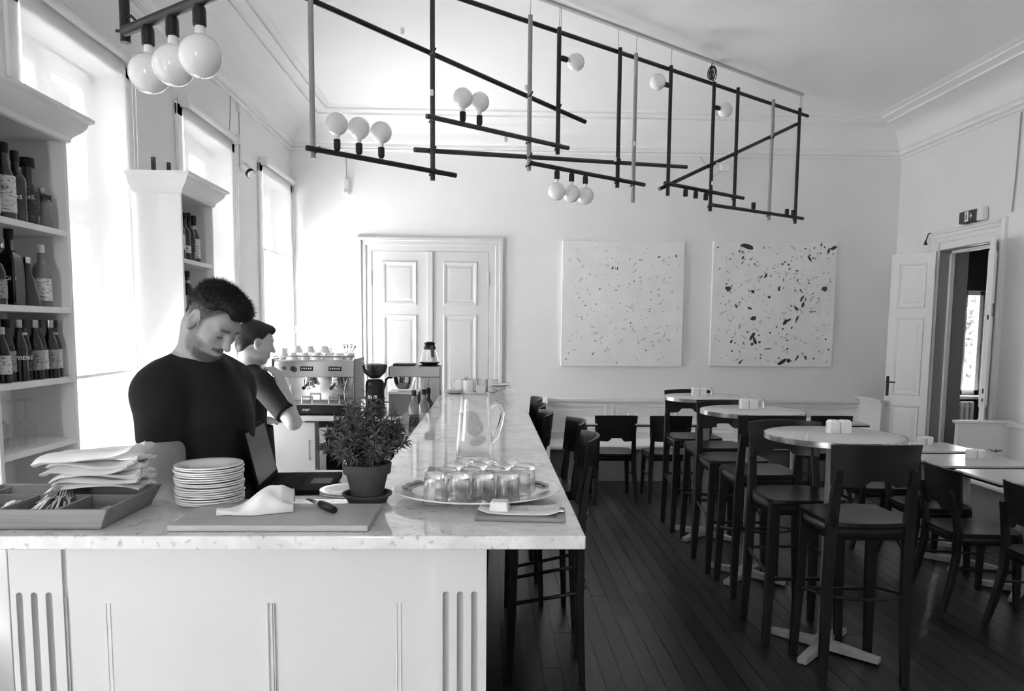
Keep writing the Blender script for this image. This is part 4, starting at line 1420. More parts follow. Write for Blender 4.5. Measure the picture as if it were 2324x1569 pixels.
# ------------------------------------------------------------------ potted herb
pt = thing('potted_herb', 'bushy dark herb in a terracotta pot on a saucer', 'potted plant', (-.352, 2.15, BZ + .0005))
MB().lathe([(0, 0), (.055, 0), (.064, .018), (.071, .020), (.072, .026), (.066, .026), (.058, .010), (0, .008)], 32).build('saucer', CLAY, pt)
MB().lathe([(0, .009), (.043, .009), (.060, .083), (.068, .084), (.071, .112), (.066, .114), (.063, .108), (.060, .09), (0, .09)], 32).build('pot', CLAY, pt)
MB().lathe([(.062, .098), (.04, .102), (0, .104)], 20).build('soil', mat('soil', .02, .95, noise=.4, ns=80), pt)
HERB = mat('herb_leaf', .075, .55, noise=.35, ns=30)
HERBS = mat('herb_stem', .10, .6)
rs = random.Random(11)
stems, leaves = MB(), MB()
for k in range(110):
    az = rs.uniform(0, 2 * PI)
    rad = .118 * math.sqrt(rs.random()) + .008
    top = .135 + .185 * (1 - (rad / .135) ** 2.4) * rs.uniform(.45, 1.06)
    p0 = Vector((.035 * math.cos(az) * rs.random(), .035 * math.sin(az) * rs.random(), .10))
    p3 = Vector((rad * math.cos(az), rad * math.sin(az), top))
    p1 = p0 + Vector((p3.x * .35, p3.y * .35, (top - .1) * .6))
    p2 = p0.lerp(p3, .7) + Vector((p3.x * .2, p3.y * .2, .012))
    pts = []
    for j in range(7):
        t = j / 6
        pts.append(p0 * (1 - t) ** 3 + p1 * 3 * t * (1 - t) ** 2 + p2 * 3 * t * t * (1 - t) + p3 * t ** 3)
    stems.tube(pts, [.0017, .0016, .0015, .0014, .0013, .0012, .0008], 4, cap=False)
    nl = 26
    for j in range(nl):
        t = .2 + .8 * j / (nl - 1)
        i = min(int(t * 6), 5)
        p = pts[i].lerp(pts[i + 1], t * 6 - i)
        ax = (pts[i + 1] - pts[i]).normalized()
        a = j * 2.4 + az
        u = ax.orthogonal().normalized()
        w = ax.cross(u)
        out = (u * math.cos(a) + w * math.sin(a)) * .9 + ax * rs.uniform(.1, .9)
        out.normalize()
        L = rs.uniform(.016, .030)
        sd = out.cross(ax)
        if sd.length < 1e-3:
            continue
        sd = sd.normalized() * .0026
        mid = p + out * L * .5 + Vector((0, 0, .002))
        tip = p + out * L + ax * rs.uniform(-.006, .010) + Vector((0, 0, rs.uniform(-.009, .003)))
        leaves.add([p, mid + sd, tip, mid - sd], [(0, 1, 2), (0, 2, 3)])
stems.build('stems', HERBS, pt, smooth=80)
o = leaves.build('leaves', HERB, pt, smooth=None)
o['kind'] = 'stuff'
MB().box(-.004, -.001, 0, .004, .001, .09).move(TR(-.052, -.03, .095, R(-6), R(-14), 0)).build('plant_label', PLAST, pt, smooth=None)
# ================================================================== ON THE MARBLE, RIGHT
PC = Vector((-.035, 2.205, BZ + .0005))
plt = thing('oval_platter', 'large oval patterned platter holding upturned tumblers', 'platter', PC)
pr = [(0, .004), (.60, .004), (.66, .006), (.74, .014), (.88, .020), (1.0, .027), (1.004, .0295), (.995, .031), (.87, .0245), (.73, .0185), (.64, .010), (0, .009)]


def ell(mb, kx, ky):
    mb.v = [(p[0] * kx, p[1] * ky, p[2]) for p in mb.v]
    return mb


ell(MB().lathe([(0, 0)] + [(.58, 0), (.62, .005)] + pr[2:], 56), .248, .212).build('dish', CERAM, plt)
orn = MB()
for k in range(9):
    a = [150, 163, 176, 120, 28, 16, 40, 200, 340][k] * PI / 180
    for j in range(3):
        aa, rr = a + (j - 1) * .05, .82 + .05 * (j % 2)
        c = Vector((.248 * rr * math.cos(aa), .212 * rr * math.sin(aa), .0245 + (rr - .82) * .09))
        tx = Vector((-.248 * math.sin(aa), .212 * math.cos(aa), 0)).normalized()
        nx = Vector((math.cos(aa), math.sin(aa), .10)).normalized()
        L, W = .022, .010
        pts = [c - tx * L, c - tx * L * .3 + nx * W, c + tx * L * .6 + nx * W * .6, c + tx * L * 1.3, c + tx * L * .4 - nx * W, c - tx * L * .5 - nx * W]
        orn.add(pts, [tuple(range(6))])
o = orn.build('rim_pattern', mat('pattern_grey', .16, .3), plt, smooth=None)
o['kind'] = 'stuff'


def facet_glass():
    n, m = 40, 0
    prof = [(.0335, 0), (.0345, .002), (.0345, .012), (.0335, .03), (.0318, .074), (.0305, .083), (.028, .0865), (0, .0865)]
    inn = [(0, .072), (.024, .072), (.0285, .066), (.0305, .03), (.0318, .012), (.0318, .002), (.0335, 0)]
    mb = MB()
    vs = []
    allp = prof + inn
    for i, (r, z) in enumerate(allp):
        for j in range(n):
            a = 2 * PI * j / n
            k = 1.0
            if i < 7 and .02 < z < .078:
                k = 1 - .045 * abs(math.sin(4.5 * a))
            vs.append((r * k * math.cos(a), r * k * math.sin(a), z))
    fs = [(i * n + j, i * n + (j + 1) % n, (i + 1) * n + (j + 1) % n, (i + 1) * n + j) for i in range(len(allp) - 1) if not (i == len(prof) - 1) for j in range(n)]
    return mb.add(vs, fs)


tumbler_mesh = facet_glass().mesh('tumbler', TUMB, 50)
rows = [(2.092, (-.152, -.086, -.016, .054), 'front row'), (2.160, (-.122, -.052, .018, .090), 'second row'), (2.228, (-.105, -.034, .037, .108), 'third row'), (2.296, (-.075, -.004, .067), 'back row')]
pos = {4: ['leftmost', 'second from left', 'third from left', 'rightmost'], 3: ['left', 'middle', 'right']}
for y, xs, rn in rows:
    for i, x in enumerate(xs):
        o = bpy.data.objects.new('tumbler', tumbler_mesh)
        COL.objects.link(o)
        o.location = (x, y, BZ + .0098)
        o.rotation_euler = (0, 0, random.uniform(0, 1))
        tag(o, 'upturned clear tumbler on the platter, %s in the %s' % (pos[len(xs)][i], rn), 'glass', 'upturned tumblers on the platter')

# glass jug of water with lemon


def rsq(h, r, z, n=6):
    pts = []
    for q, (sx, sy) in enumerate(((1, 1), (-1, 1), (-1, -1), (1, -1))):
        for k in range(n + 1):
            a = q * PI / 2 + PI / 2 * k / n
            pts.append((sx * (h - r) + r * math.cos(a), sy * (h - r) + r * math.sin(a), z))
    return pts


def loft(mb, rings, cap0=True, cap1=True):
    n = len(rings[0])
    vs = [p for r in rings for p in r]
    fs = [(i * n + j, i * n + (j + 1) % n, (i + 1) * n + (j + 1) % n, (i + 1) * n + j) for i in range(len(rings) - 1) for j in range(n)]
    if cap0:
        fs.append(tuple(range(n))[::-1])
    if cap1:
        fs.append(tuple((len(rings) - 1) * n + j for j in range(n)))
    return mb.add(vs, fs)


JX, JY = -.055, 2.88
jg = thing('water_jug', 'square clear glass jug of water with lemon slices and a lid', 'jug', (JX, JY, BZ + .0005))
out_ = [rsq(.066, .02, 0), rsq(.070, .02, .004), rsq(.068, .02, .06), rsq(.060, .018, .16), rsq(.053, .016, .235)]
inn_ = [rsq(.0505, .014, .235), rsq(.0575, .016, .16), rsq(.0655, .018, .06), rsq(.066, .016, .022), rsq(.060, .014, .016)]
loft(MB(), out_ + inn_).build('jug_body', TUMB, jg, smooth=50)
loft(MB(), [rsq(.0595, .014, .0175), rsq(.0648, .016, .024), rsq(.0648, .018, .06), rsq(.0568, .016, .16), rsq(.0555, .015, .185)]).build('water', WATER, jg, smooth=50)
MB().tube([(.056, 0, .20), (.075, 0, .212), (.098, 0, .205), (.108, 0, .18), (.100, 0, .135), (.083, 0, .085), (.066, 0, .065)], [.010, .009, .0085, .0085, .009, .010, .011], 12).build('handle', TUMB, jg, smooth=60)
loft(MB(), [rsq(.050, .014, .232), rsq(.051, .014, .238), rsq(.056, .014, .239), rsq(.056, .014, .252), rsq(.050, .012, .256)]).build('lid', THIN, jg, smooth=40)
LEM = mat('lemon_slice', .80, .35, noise=.15, ns=60)
for k, (x, y, z, rx, ry) in enumerate(((.0, -.02, .125, 80, 10), (-.015, .015, .155, 55, 30), (.012, .0, .07, 25, -20))):
    MB().lathe([(0, -.002), (.030, -.002), (.033, 0), (.030, .002), (0, .002)], 20).move(TR(x, y, z, R(rx), R(ry), 0)).build('lemon_slice', LEM, jg)

# butter board in the front corner
bb = MB().box(-.118, -.064, 0, .118, .064, .012).build('serving_board', mat('grey_board_wood', .26, .5, noise=.2, ns=8, stretch=(.5, 5, 5)), smooth=None, bevel=.003)
bb.location = (.088, 1.976, BZ + .0005)
bb.rotation_euler = (0, 0, R(-5))
tag(bb, 'small wooden board with paper at the front corner of the marble', 'board')


def paper():
    def S(u, v, s):
        return ((u - .5) * .215, (v - .5) * .105, .001 + .012 * abs(2 * u - 1) ** 5 + .006 * max(0, v - .7) + s * .0004)
    mb = MB()
    mb.grid(lambda u, v: S(u, v, 1), 20, 6)
    return mb


o = paper().build('baking_paper', PAPER, smooth=60, solid=.0006)
o.location = (.084, 1.982, BZ + .0137)
o.rotation_euler = (0, 0, R(-7))
tag(o, 'curled sheet of white paper on the small board', 'paper')
o = MB().add([(-.026, -.026, 0), (.026, -.026, 0), (.026, .026, 0), (-.026, .026, 0), (-.023, -.021, .026), (.022, -.021, .026), (.022, .021, .026), (-.023, .021, .026)],
             [(3, 2, 1, 0), (4, 5, 6, 7), (0, 1, 5, 4), (1, 2, 6, 5), (2, 3, 7, 6), (3, 0, 4, 7)]).build('butter_block', mat('butter', .78, .45, sss=.1), smooth=None, bevel=.003)
o.location = (.030, 1.985, BZ + .0152)
o.rotation_euler = (0, 0, R(-8))
tag(o, 'pale block of butter on the small board', 'butter')
bk = thing('butter_knife', 'silver butter knife lying across the small board', 'knife', (.072, 1.988, BZ + .0185), R(-14))
MB().lathe([(0, .035), (.004, .037), (.0035, .05), (.005, .08), (.0055, .125), (.004, .135), (0, .137)], 10, axis='x').build('handle', CHROME, bk)
MB().add([(-.03, -.006, 0), (.036, -.004, 0), (.036, .004, 0), (-.02, .007, 0), (-.03, -.006, .0016), (.036, -.004, .003), (.036, .004, .003), (-.02, .007, .0016)],
         [(3, 2, 1, 0), (4, 5, 6, 7), (0, 1, 5, 4), (1, 2, 6, 5), (2, 3, 7, 6), (3, 0, 4, 7)]).build('blade', CHROME, bk, smooth=None)
o = MB().box(-.06, -.05, 0, .06, .05, .006).build('menu_card', mat('grey_card', .3, .6), smooth=None, bevel=.001)
o.location = (-.155, 2.62, BZ + .0005)
tag(o, 'flat grey menu card on the marble behind the tumblers', 'menu')

# cups and dishes at the far end of the bar
mug = thing('mug', 'white mug with handle, left front of the group at the far bar end', 'mug', (-.165, 5.86, BZ + .0005), 0, 'mugs at the far end of the bar')
MB().lathe([(0, 0), (.034, 0), (.042, .008), (.043, .105), (.0395, .105), (.038, .012), (0, .008)], 24).build('cup', CERAM, mug)
MB().tube([(.041, 0, .085), (.062, 0, .085), (.07, 0, .06), (.062, 0, .03), (.041, 0, .025)], .0055, 8).build('handle', CERAM, mug)
for x, y, rz, lb in ((-.235, 5.95, 160, 'white mug at the left rear of the group at the far bar end'), (-.05, 5.99, 40, 'white mug in the middle rear of the group at the far bar end'), (.03, 5.95, -60, 'white mug at the right rear of the group at the far bar end'), (-.135, 6.03, 70, 'white mug at the very back of the group at the far bar end')):
    dup(mug, (x, y, BZ + .0005), R(rz), lb)
o = MB().box(-.036, -.025, 0, .036, .025, .065).build('sugar_box', PAPER, smooth=None, bevel=.003)
o.location = (-.065, 5.80, BZ + .0005)
tag(o, 'small white sugar sachet box between the mugs and the footed dish', 'box')
o = MB().lathe([(0, 0), (.045, 0), (.04, .006), (.016, .022), (.02, .032), (.06, .046), (.085, .054), (.082, .057), (.05, .05), (0, .044)], 28).build('footed_dish', CERAM)
o.location = (.085, 5.82, BZ + .0005)
tag(o, 'white footed dish at the far end of the bar', 'dish')
o = MB().lathe([(0, .0), (.04, 0), (.07, .012), (.082, .016), (.08, .019), (.045, .006), (0, .005)], 28).build('saucer', CERAM)
o.location = (.09, 5.82, BZ + .0585)
tag(o, 'saucer resting on the footed dish', 'saucer')
for k in range(3):
    o = MB().lathe([(0, .0), (.04, 0), (.065, .008), (.075, .012), (.073, .015), (.045, .006), (0, .005)], 28).build('saucer', CERAM)
    o.location = (-.275, 5.86, BZ + .0005 + k * .007)
    tag(o, ('lowest', 'middle', 'topmost')[k] + ' saucer of the small pile left of the mugs', 'saucer', 'saucers left of the mugs')
sp = thing('teaspoon', 'shiny teaspoon on the saucer at the far bar end', 'spoon', (.09, 5.82, BZ + .083), R(25))
MB().ball((-.05, 0, 0), (.018, .012, .004), 12, 6).build('bowl', CHROME, sp)
MB().bar((-.035, 0, 0), (.075, 0, .006), .006, .003).build('handle', CHROME, sp, smooth=None)
o = MB()
for k in range(8):
    a = k * .8
    o.bar((.012 * math.cos(a), .012 * math.sin(a), .01 * (k % 3)), (.03 * math.cos(a + .9), .03 * math.sin(a + .9), .02 + .01 * (k % 2)), .012, .003)
o = o.build('foil_wrappers', CHROME, smooth=None)
o.location = (-.10, 5.83, BZ + .108)
o.location = (-.165, 5.86, BZ + .098)
tag(o, 'crumpled shiny foil wrappers in the front left mug', 'foil')

# laptop on the inner ledge
LAPB = mat('laptop_black', .004, .8, spec=.12)
lp = thing('laptop', 'open black laptop standing behind the marble worktop', 'laptop', (-.664, 2.67, 1.0358), R(5))
MB().box(-.12, -.165, .002, .12, .165, .018).build('keyboard_deck', LAPB, lp, smooth=None, bevel=.003)
MB().box(.03, -.055, .018, .10, .04, .0188).build('touchpad', mat('touchpad', .02, .6), lp, smooth=None)
kb = MB()
for i in range(5):
    for j in range(12):
        kb.box(-.105 + i * .023, -.145 + j * .0245, .018, -.087 + i * .023, -.125 + j * .0245, .0195)
kb.build('keys', LAPB, lp, smooth=None)
sc = MB().box(-.004, -.165, 0, .004, .165, .215).build('screen', LAPB, lp, smooth=None, bevel=.003)
sc.location = (-.122, 0, .014)
sc.rotation_euler = (0, R(-13), 0)
MB().box(.0041, -.152, .02, .0045, .152, .20).build('display', mat('display_off', .012, .35), sc, smooth=None)
for k in range(3):
    o = bpy.data.objects.new('dinner_plate', platemesh)
    COL.objects.link(o)
    o.location = (-.47, 2.48, 1.0358 + k * .0072)
    tag(o, ('lowest', 'middle', 'topmost')[k] + ' plate of the pile behind the plant pot', 'plate', 'plates on the inner ledge')
o = MB().box(-.08, -.06, 0, .08, .06, .004).build('paper_sheet', PAPER, smooth=None)
o.location = (-.47, 2.75, 1.0358)
o.rotation_euler = (0, 0, R(30))
tag(o, 'white sheets of paper behind the laptop', 'paper')

# speed rail with pourer bottles inside the bar
o = MB().box(-.60, 4.72, .90, -.377, 5.45, .915).box(-.60, 4.72, .915, -.59, 5.45, 1.0).box(-.40, 4.80, .0, -.377, 5.40, .90).build('speed_rail', STEEL, smooth=None, bevel=.002)
tag(o, 'steel bottle rail on the inside of the bar', 'bottle rail')
for k, (x, y, gm, lb, cp) in enumerate(((-.505, 5.02, PALEG, 'clear bottle with steel pourer, left of the group at the bar inner side', LABK), (-.445, 5.12, PALEG, 'pale bottle with tilted steel pourer, middle of the group inside the bar', LABW), (-.425, 5.24, DARKG, 'dark bottle with steel pourer, right of the group inside the bar', LABG))):
    t = bottle('spirit', .27, .036, gm, x, y, .9155, lb, 'pourer bottles inside the bar', cp, (.12, .42), cap=BLACKM)
    MB().tube([(0, 0, .272), (.002, 0, .30), (.012, -.004, .345)], [.006, .005, .003], 8).build('pourer', CHROME, t)

# ================================================================== BACK COUNTER WITH MACHINES
CY0 = 5.80
bc = thing('back_cabinet', 'white low cabinet run with long handles behind the barista', 'cabinet', (-2.05, CY0, 0))
MB().box(0, .02, 0, .62, .58, .88).box(1.31, .02, 0, 1.66, .58, .88).build('carcass', TRIM, bc, smooth=None)
for x0, x1, hx in ((.02, .34, .31), (.35, .70, .665)):
    dr = MB().box(x0, 0, .10, x1, .02, .87).build('cabinet_door', TRIM, bc, smooth=None, bevel=.002)
    MB().box(hx - .006, -.035, .58, hx + .006, -.023, .74).box(hx - .006, -.025, .59, hx + .006, 0, .60).box(hx - .006, -.025, .72, hx + .006, 0, .73).build('bar_handle', STEEL, dr, smooth=None, bevel=.002)
dr = MB().box(1.33, 0, .10, 1.66, .02, .87).build('cabinet_door', TRIM, bc, smooth=None, bevel=.002)
MB().box(1.36, -.035, .58, 1.372, -.023, .74).build('bar_handle', STEEL, dr, smooth=None, bevel=.002)
fr = thing('undercounter_fridge', 'steel-framed undercounter fridge with dark glass door behind the plant', 'fridge', (-1.335, CY0, 0))
MB().box(0.01, .02, .02, .58, .55, .875).build('fridge_body', BLACKM, fr, smooth=None)
MB().box(.02, -.005, .05, .07, .02, .83).box(.52, -.005, .05, .57, .02, .83).box(.07, -.005, .78, .52, .02, .83).box(.07, -.005, .05, .52, .02, .10).build('door_frame', STEEL, fr, smooth=None, bevel=.003)
MB().box(.07, .002, .10, .52, .014, .78).build('door_glass', mat('smoked_glass', .012, .05), fr, smooth=None)
MB().lathe([(0, -.01), (.006, -.01), (.006, 0), (0, 0)], 10, axis='y', c=(.045, -.004, .66)).build('lock', BLACK, fr)
o = MB().box(-2.06, CY0 - .02, .885, -.376, CY0 + .60, .915).build('back_worktop', TRIM, smooth=None, bevel=.003)
tag(o, 'white worktop carrying the espresso machine and coffee brewer', 'worktop')
WZ = .9155

em = thing('espresso_machine', 'two-group polished steel espresso machine on the back counter', 'espresso machine', (-1.37, CY0 + .05, WZ))
MB().box(-.30, .02, .012, .30, .44, .085).build('base', BLACK, em, smooth=None, bevel=.006)
for x in (-.26, .26):
    for y in (.06, .40):
        MB().lathe([(0, 0), (.018, 0), (.014, .014), (0, .014)], 12, c=(x, y, 0)).build('foot', BLACK, em)
MB().box(-.29, -.01, .085, .29, .30, .10).build('drip_tray', STEEL, em, smooth=None, bevel=.003)
MB().box(-.31, .16, .10, .31, .46, .30).build('back_body', CHROME, em, smooth=None, bevel=.006)
hd_ = MB().prism([(.02, .30), (.46, .30), (.46, .43), (.05, .43)], -.315, .315, axis='x')
hd_.build('head_housing', CHROME, em, smooth=None, bevel=.006)
for xs_ in (-.322, .312):
    MB().box(xs_, .02, .10, xs_ + .01, .47, .445).build('side_panel', mat('machine_side', .08, .35), em, smooth=None, bevel=.006)
MB().tube([(-.318, .06, .445), (-.318, .06, .462), (.318, .06, .462), (.318, .06, .445)], .005, 8).build('cup_rail', CHROME, em)
MB().box(-.31, .06, .43, .31, .46, .434).build('cup_tray', STEEL, em, smooth=None)
slope = math.atan2(.03, .13)


def onface(x, z):
    return (x, .02 + (z - .30) / .13 * .03 - .001, z)


for x in (-.055, .165):
    p = onface(x, .368)
    bp = MB().box(-.05, -.003, -.018, .05, .002, .018).build('button_panel', BLACKM, em, smooth=None, bevel=.002)
    bp.location = p
    bp.rotation_euler = (-slope, 0, 0)
    for k in range(5):
        MB().ball((-.034 + k * .017, -.0035, 0), (.0055, .002, .007), 10, 6).build('button', SW, bp)
    MB().ball((.034, -.0035, .014), (.003, .0015, .003), 8, 4).build('indicator', SW, bp)
MB().lathe([(0, -.03), (.019, -.03), (.022, -.02), (.020, .0), (0, .002)], 18, axis='y', c=onface(-.155, .368)).build('steam_knob', BLACK, em)
lg = MB().add([(-.02, 0, 0), (0, 0, -.02), (.02, 0, 0), (0, 0, .02), (-.014, 0, 0), (0, 0, -.014), (.014, 0, 0), (0, 0, .014)], [(0, 1, 5, 4), (1, 2, 6, 5), (2, 3, 7, 6), (3, 0, 4, 7)]).build('logo_badge', BLACKM, em, smooth=None)
lg.location = Vector(onface(-.228, .372)) - Vector((0, .003, 0))
text('a', .03, BLACKM, lg, TR(0, 0, .001, PI / 2, 0, 0), 'logo_letter')
for x in (-.05, .16):
    g = MB().lathe([(0, .0), (.032, 0), (.036, .008), (.036, .035), (.03, .045), (.03, .06)], 22, c=(x, .08, .238)).build('group_head', CHROME, em)
    MB().lathe([(.034, -.012), (.038, -.008), (.038, .012), (.034, .016)], 22, c=(x, .08, .245)).build('portafilter_ring', CHROME, g)
    MB().tube([(x, .045, .247), (x, -.005, .24), (x, -.09, .225)], [.009, .011, .013], 10).build('portafilter_handle', BLACK, g)
    MB().tube([(x, .08, .24), (x, .075, .215), (x - .012, .075, .205)], .006, 8).tube([(x, .075, .215), (x + .012, .075, .205)], .006, 8).build('spout', CHROME, g)
for x in (-.09, .12):
    MB().tube([(x, .02, .10), (x, .02, .148), (x + .08, .02, .148), (x + .08, .02, .10)], .008, 8).build('cup_stand', STEEL, em)
for x in (-.255, .262):
    MB().tube([(x, .03, .29), (x, -.01, .27), (x - .015, -.03, .20), (x - .01, -.035, .13)], .005, 8).build('steam_wand', CHROME, em)
text('gaggia', .026, SW, em, TR(-.06, .0185, .05, PI / 2, 0, 0), 'brand_lettering')

cupt = thing('coffee_cup', 'white coffee cup', 'cup', (0, 0, 0), 0, 'cups on top of the espresso machine')
MB().lathe([(.0, .0), (.022, 0), (.026, .006), (.040, .035), (.043, .055), (.0405, .055), (.037, .034), (.022, .008), (0, .006)], 22).build('cup_bowl', CERAM, cupt)
MB().tube([(.040, 0, .046), (.056, 0, .046), (.060, 0, .032), (.050, 0, .018), (.036, 0, .022)], .004, 6).build('handle', CERAM, cupt)
ez = WZ + .4345
spots = [(-.26, .12, 0, 0, 200), (-.175, .10, 0, 1, 20), (-.085, .11, 0, 1, 30), (.01, .10, 0, 1, -30), (.10, .12, 0, 1, 60), (.18, .10, 0, 1, 150), (.265, .10, 0, 0, 160),
         (-.26, .115, .036, 0, 170), (-.15, .13, .055, 1, 40), (-.05, .12, .055, 1, -20), (.06, .12, .055, 1, 20), (-.22, .24, 0, 1, 90), (-.12, .25, 0, 1, 10), (-.01, .24, 0, 1, 50), (.09, .25, 0, 1, -10), (.20, .24, 0, 1, 30), (.04, .24, .055, 1, 30)]
wh = ['upright white cup at the left front on the espresso machine', 'second cup from left in the front row on the espresso machine', 'third cup from left in the front row on the espresso machine', 'middle cup in the front row on the espresso machine',
      'third cup from right in the front row on the espresso machine', 'second cup from right in the front row on the espresso machine', 'cup with spoons at the right front on the espresso machine',
      'cup nested in the left front cup on the espresso machine', 'upper tier cup at the left on the espresso machine', 'upper tier cup in the middle on the espresso machine', 'upper tier cup at the right on the espresso machine',
      'leftmost cup in the rear row on the espresso machine', 'second cup from left in the rear row on the espresso machine', 'middle cup in the rear row on the espresso machine', 'fourth cup from left in the rear row on the espresso machine', 'rightmost cup in the rear row on the espresso machine', 'upper tier cup of the rear row on the espresso machine']
for k, (x, y, dz, flip, rz) in enumerate(spots):
    o = cupt if k == 0 else copy_tree(cupt)
    o.location = (-1.37 + x, CY0 + .05 + y, ez + dz + (.055 if flip else 0))
    o.rotation_euler = (PI if flip else 0, 0, R(rz))
    o['label'] = wh[k]
for k, (dx, dy, a) in enumerate(((-.03, 0, -16), (-.012, .012, -6), (.01, -.01, 8), (.028, .006, 20))):
    t = thing('teaspoon', ('first', 'second', 'third', 'fourth')[k] + ' teaspoon from the left standing in the right-hand cup on the espresso machine', 'spoon', (-1.37 + .265 + dx * .3, CY0 + .15 + dy * .5, ez + .008), 0, 'teaspoons standing in a cup')
    t.rotation_euler = (R(dy * 300), R(a), 0)
    MB().bar((0, 0, 0), (0, 0, .09), .005, .002).build('handle', CHROME, t, smooth=None)
    MB().ball((0, 0, .105), (.012, .004, .018), 12, 8).build('bowl', CHROME, t)

gr = thing('coffee_grinder', 'black coffee grinder with a glass hopper full of beans', 'coffee grinder', (-.905, CY0 + .15, WZ))
MB().box(-.075, -.08, 0, .075, .13, .05).build('base', BLACK, gr, smooth=None, bevel=.01)
MB().lathe([(.07, .05), (.075, .06), (.075, .24), (.068, .27), (.05, .285), (0, .285)], 24).build('motor_body', BLACK, gr)
MB().box(-.045, -.095, .17, .045, -.05, .24).build('doser', BLACK, gr, smooth=None, bevel=.008)
MB().box(-.04, -.0975, .135, -.008, -.072, .165).box(.0, -.0975, .135, .032, -.072, .165).build('front_badge', CHROME, gr, smooth=None, bevel=.002)
MB().lathe([(.025, .285), (.04, .29), (.085, .33), (.10, .375), (.102, .425), (.100, .425), (.098, .376), (.083, .333), (.03, .295)], 28).build('hopper', THIN, gr)
MB().lathe([(.024, .292), (.04, .297), (.081, .334), (.096, .376), (.098, .40), (.05, .407), (0, .402)], 24).build('coffee_beans', mat('coffee_beans', .02, .5, noise=.5, ns=120, bump=.8, bs=150), gr)
MB().lathe([(0, .432), (.03, .432), (.103, .425), (.103, .429), (.03, .437), (0, .437)], 24).build('hopper_lid', THIN, gr)

kb_ = thing('knock_box', 'grey steel drawer box with pale lid under the coffee brewer', 'drawer box', (-.675, CY0 + .08, WZ))
MB().box(-.115, 0, 0, .115, .30, .17).build('box_body', mat('dark_steel', .16, .4, metal=.6), kb_, smooth=None, bevel=.005)
MB().box(-.12, -.005, .17, .12, .305, .19).build('box_lid', STEEL, kb_, smooth=None, bevel=.003)

br = thing('coffee_brewer', 'steel filter coffee brewer with overhanging head', 'coffee maker', (-.595, CY0 + .16, WZ))
BS = mat('brewer_steel', .30, .38, metal=.7)
MB().box(.05, -.02, 0, .205, .20, .305).build('column', BS, br, smooth=None, bevel=.004)
MB().box(-.19, -.04, .305, .205, .22, .39).build('head', BS, br, smooth=None, bevel=.004)
MB().box(-.20, -.03, .31, -.19, .20, .385).build('end_switch_plate', BLACKM, br, smooth=None, bevel=.002)
MB().box(-.17, 0, .39, .0, .18, .408).build('hot_plate_cover', BLACK, br, smooth=None, bevel=.006)
MB().lathe([(0, .205), (.045, .205), (.062, .225), (.078, .265), (.084, .303), (.080, .303), (.058, .225), (0, .21)], 24, c=(-.095, .06, 0)).build('filter_basket', CHROME, br)
MB().tube([(-.175, .03, .295), (-.205, .02, .297), (-.225, .01, .28), (-.232, .0, .24), (-.24, .0, .20)], [.008, .009, .009, .009, .006], 8).build('basket_handle', BLACK, br)
cf = thing('coffee_carafe', 'glass coffee carafe with black collar and handle on top of the brewer', 'carafe', (-.48, CY0 + .24, WZ + .3905))
MB().lathe([(0, 0), (.078, 0), (.084, .004), (.06, .010), (.078, .022), (.08, .03), (0, .03)], 24).build('warming_base', BLACK, cf)
MB().lathe([(.078, .03), (.076, .05), (.055, .12), (.046, .145), (.044, .145), (.053, .12), (.074, .05), (.076, .031)], 24).build('carafe_glass', THIN, cf)
MB().lathe([(.050, .130), (.049, .145), (.040, .165), (.048, .182), (.030, .184), (.030, .192), (0, .192)], 24).build('collar_lid', BLACK, cf)
MB().bar((.02, -.045, .165), (.024, -.075, .16), .02, .012).bar((.024, -.072, .165), (.03, -.078, .07), .024, .014).build('handle', BLACK, cf, smooth=None, bevel=.004)
# ================================================================== SEATING


def back_panel(w, z0, z1, cut, y0, c, th=.014, taper=.93):
    """curved plywood back, ends swept forward; ogee notch in the lower edge"""
    nu, nv = 28, 4
    mb = MB()

    def S(u, v, s):
        x = (u * 2 - 1)
        t = abs(x)
        if t < .20:
            k = 1.0
        elif t < .42:
            k = .5 + .5 * math.cos((t - .20) / .22 * PI)
        else:
            k = 0
        zb = z0 + cut * k
        zt = z1 - .008 * x * x
        z = zb + (zt - zb) * v
        ww = w * (taper + (1 - taper) * (z - z0) / (z1 - z0))
        lean = -.10 * (z - z0)
        return (x * ww / 2, y0 + c * x * x + lean + s * th / 2, z)
    mb.grid(lambda u, v: S(u, v, -1), nu, nv)
    mb.grid(lambda u, v: S(u, v, 1), nu, nv)
    k = (nu + 1) * (nv + 1)
    rim = [j for j in range(nv + 1)] + [i * (nv + 1) + nv for i in range(1, nu + 1)] + [nu * (nv + 1) + j for j in range(nv - 1, -1, -1)] + [i * (nv + 1) for i in range(nu - 1, 0, -1)]
    mb.f += [(rim[i], rim[(i + 1) % len(rim)], k + rim[(i + 1) % len(rim)], k + rim[i]) for i in range(len(rim))]
    return mb


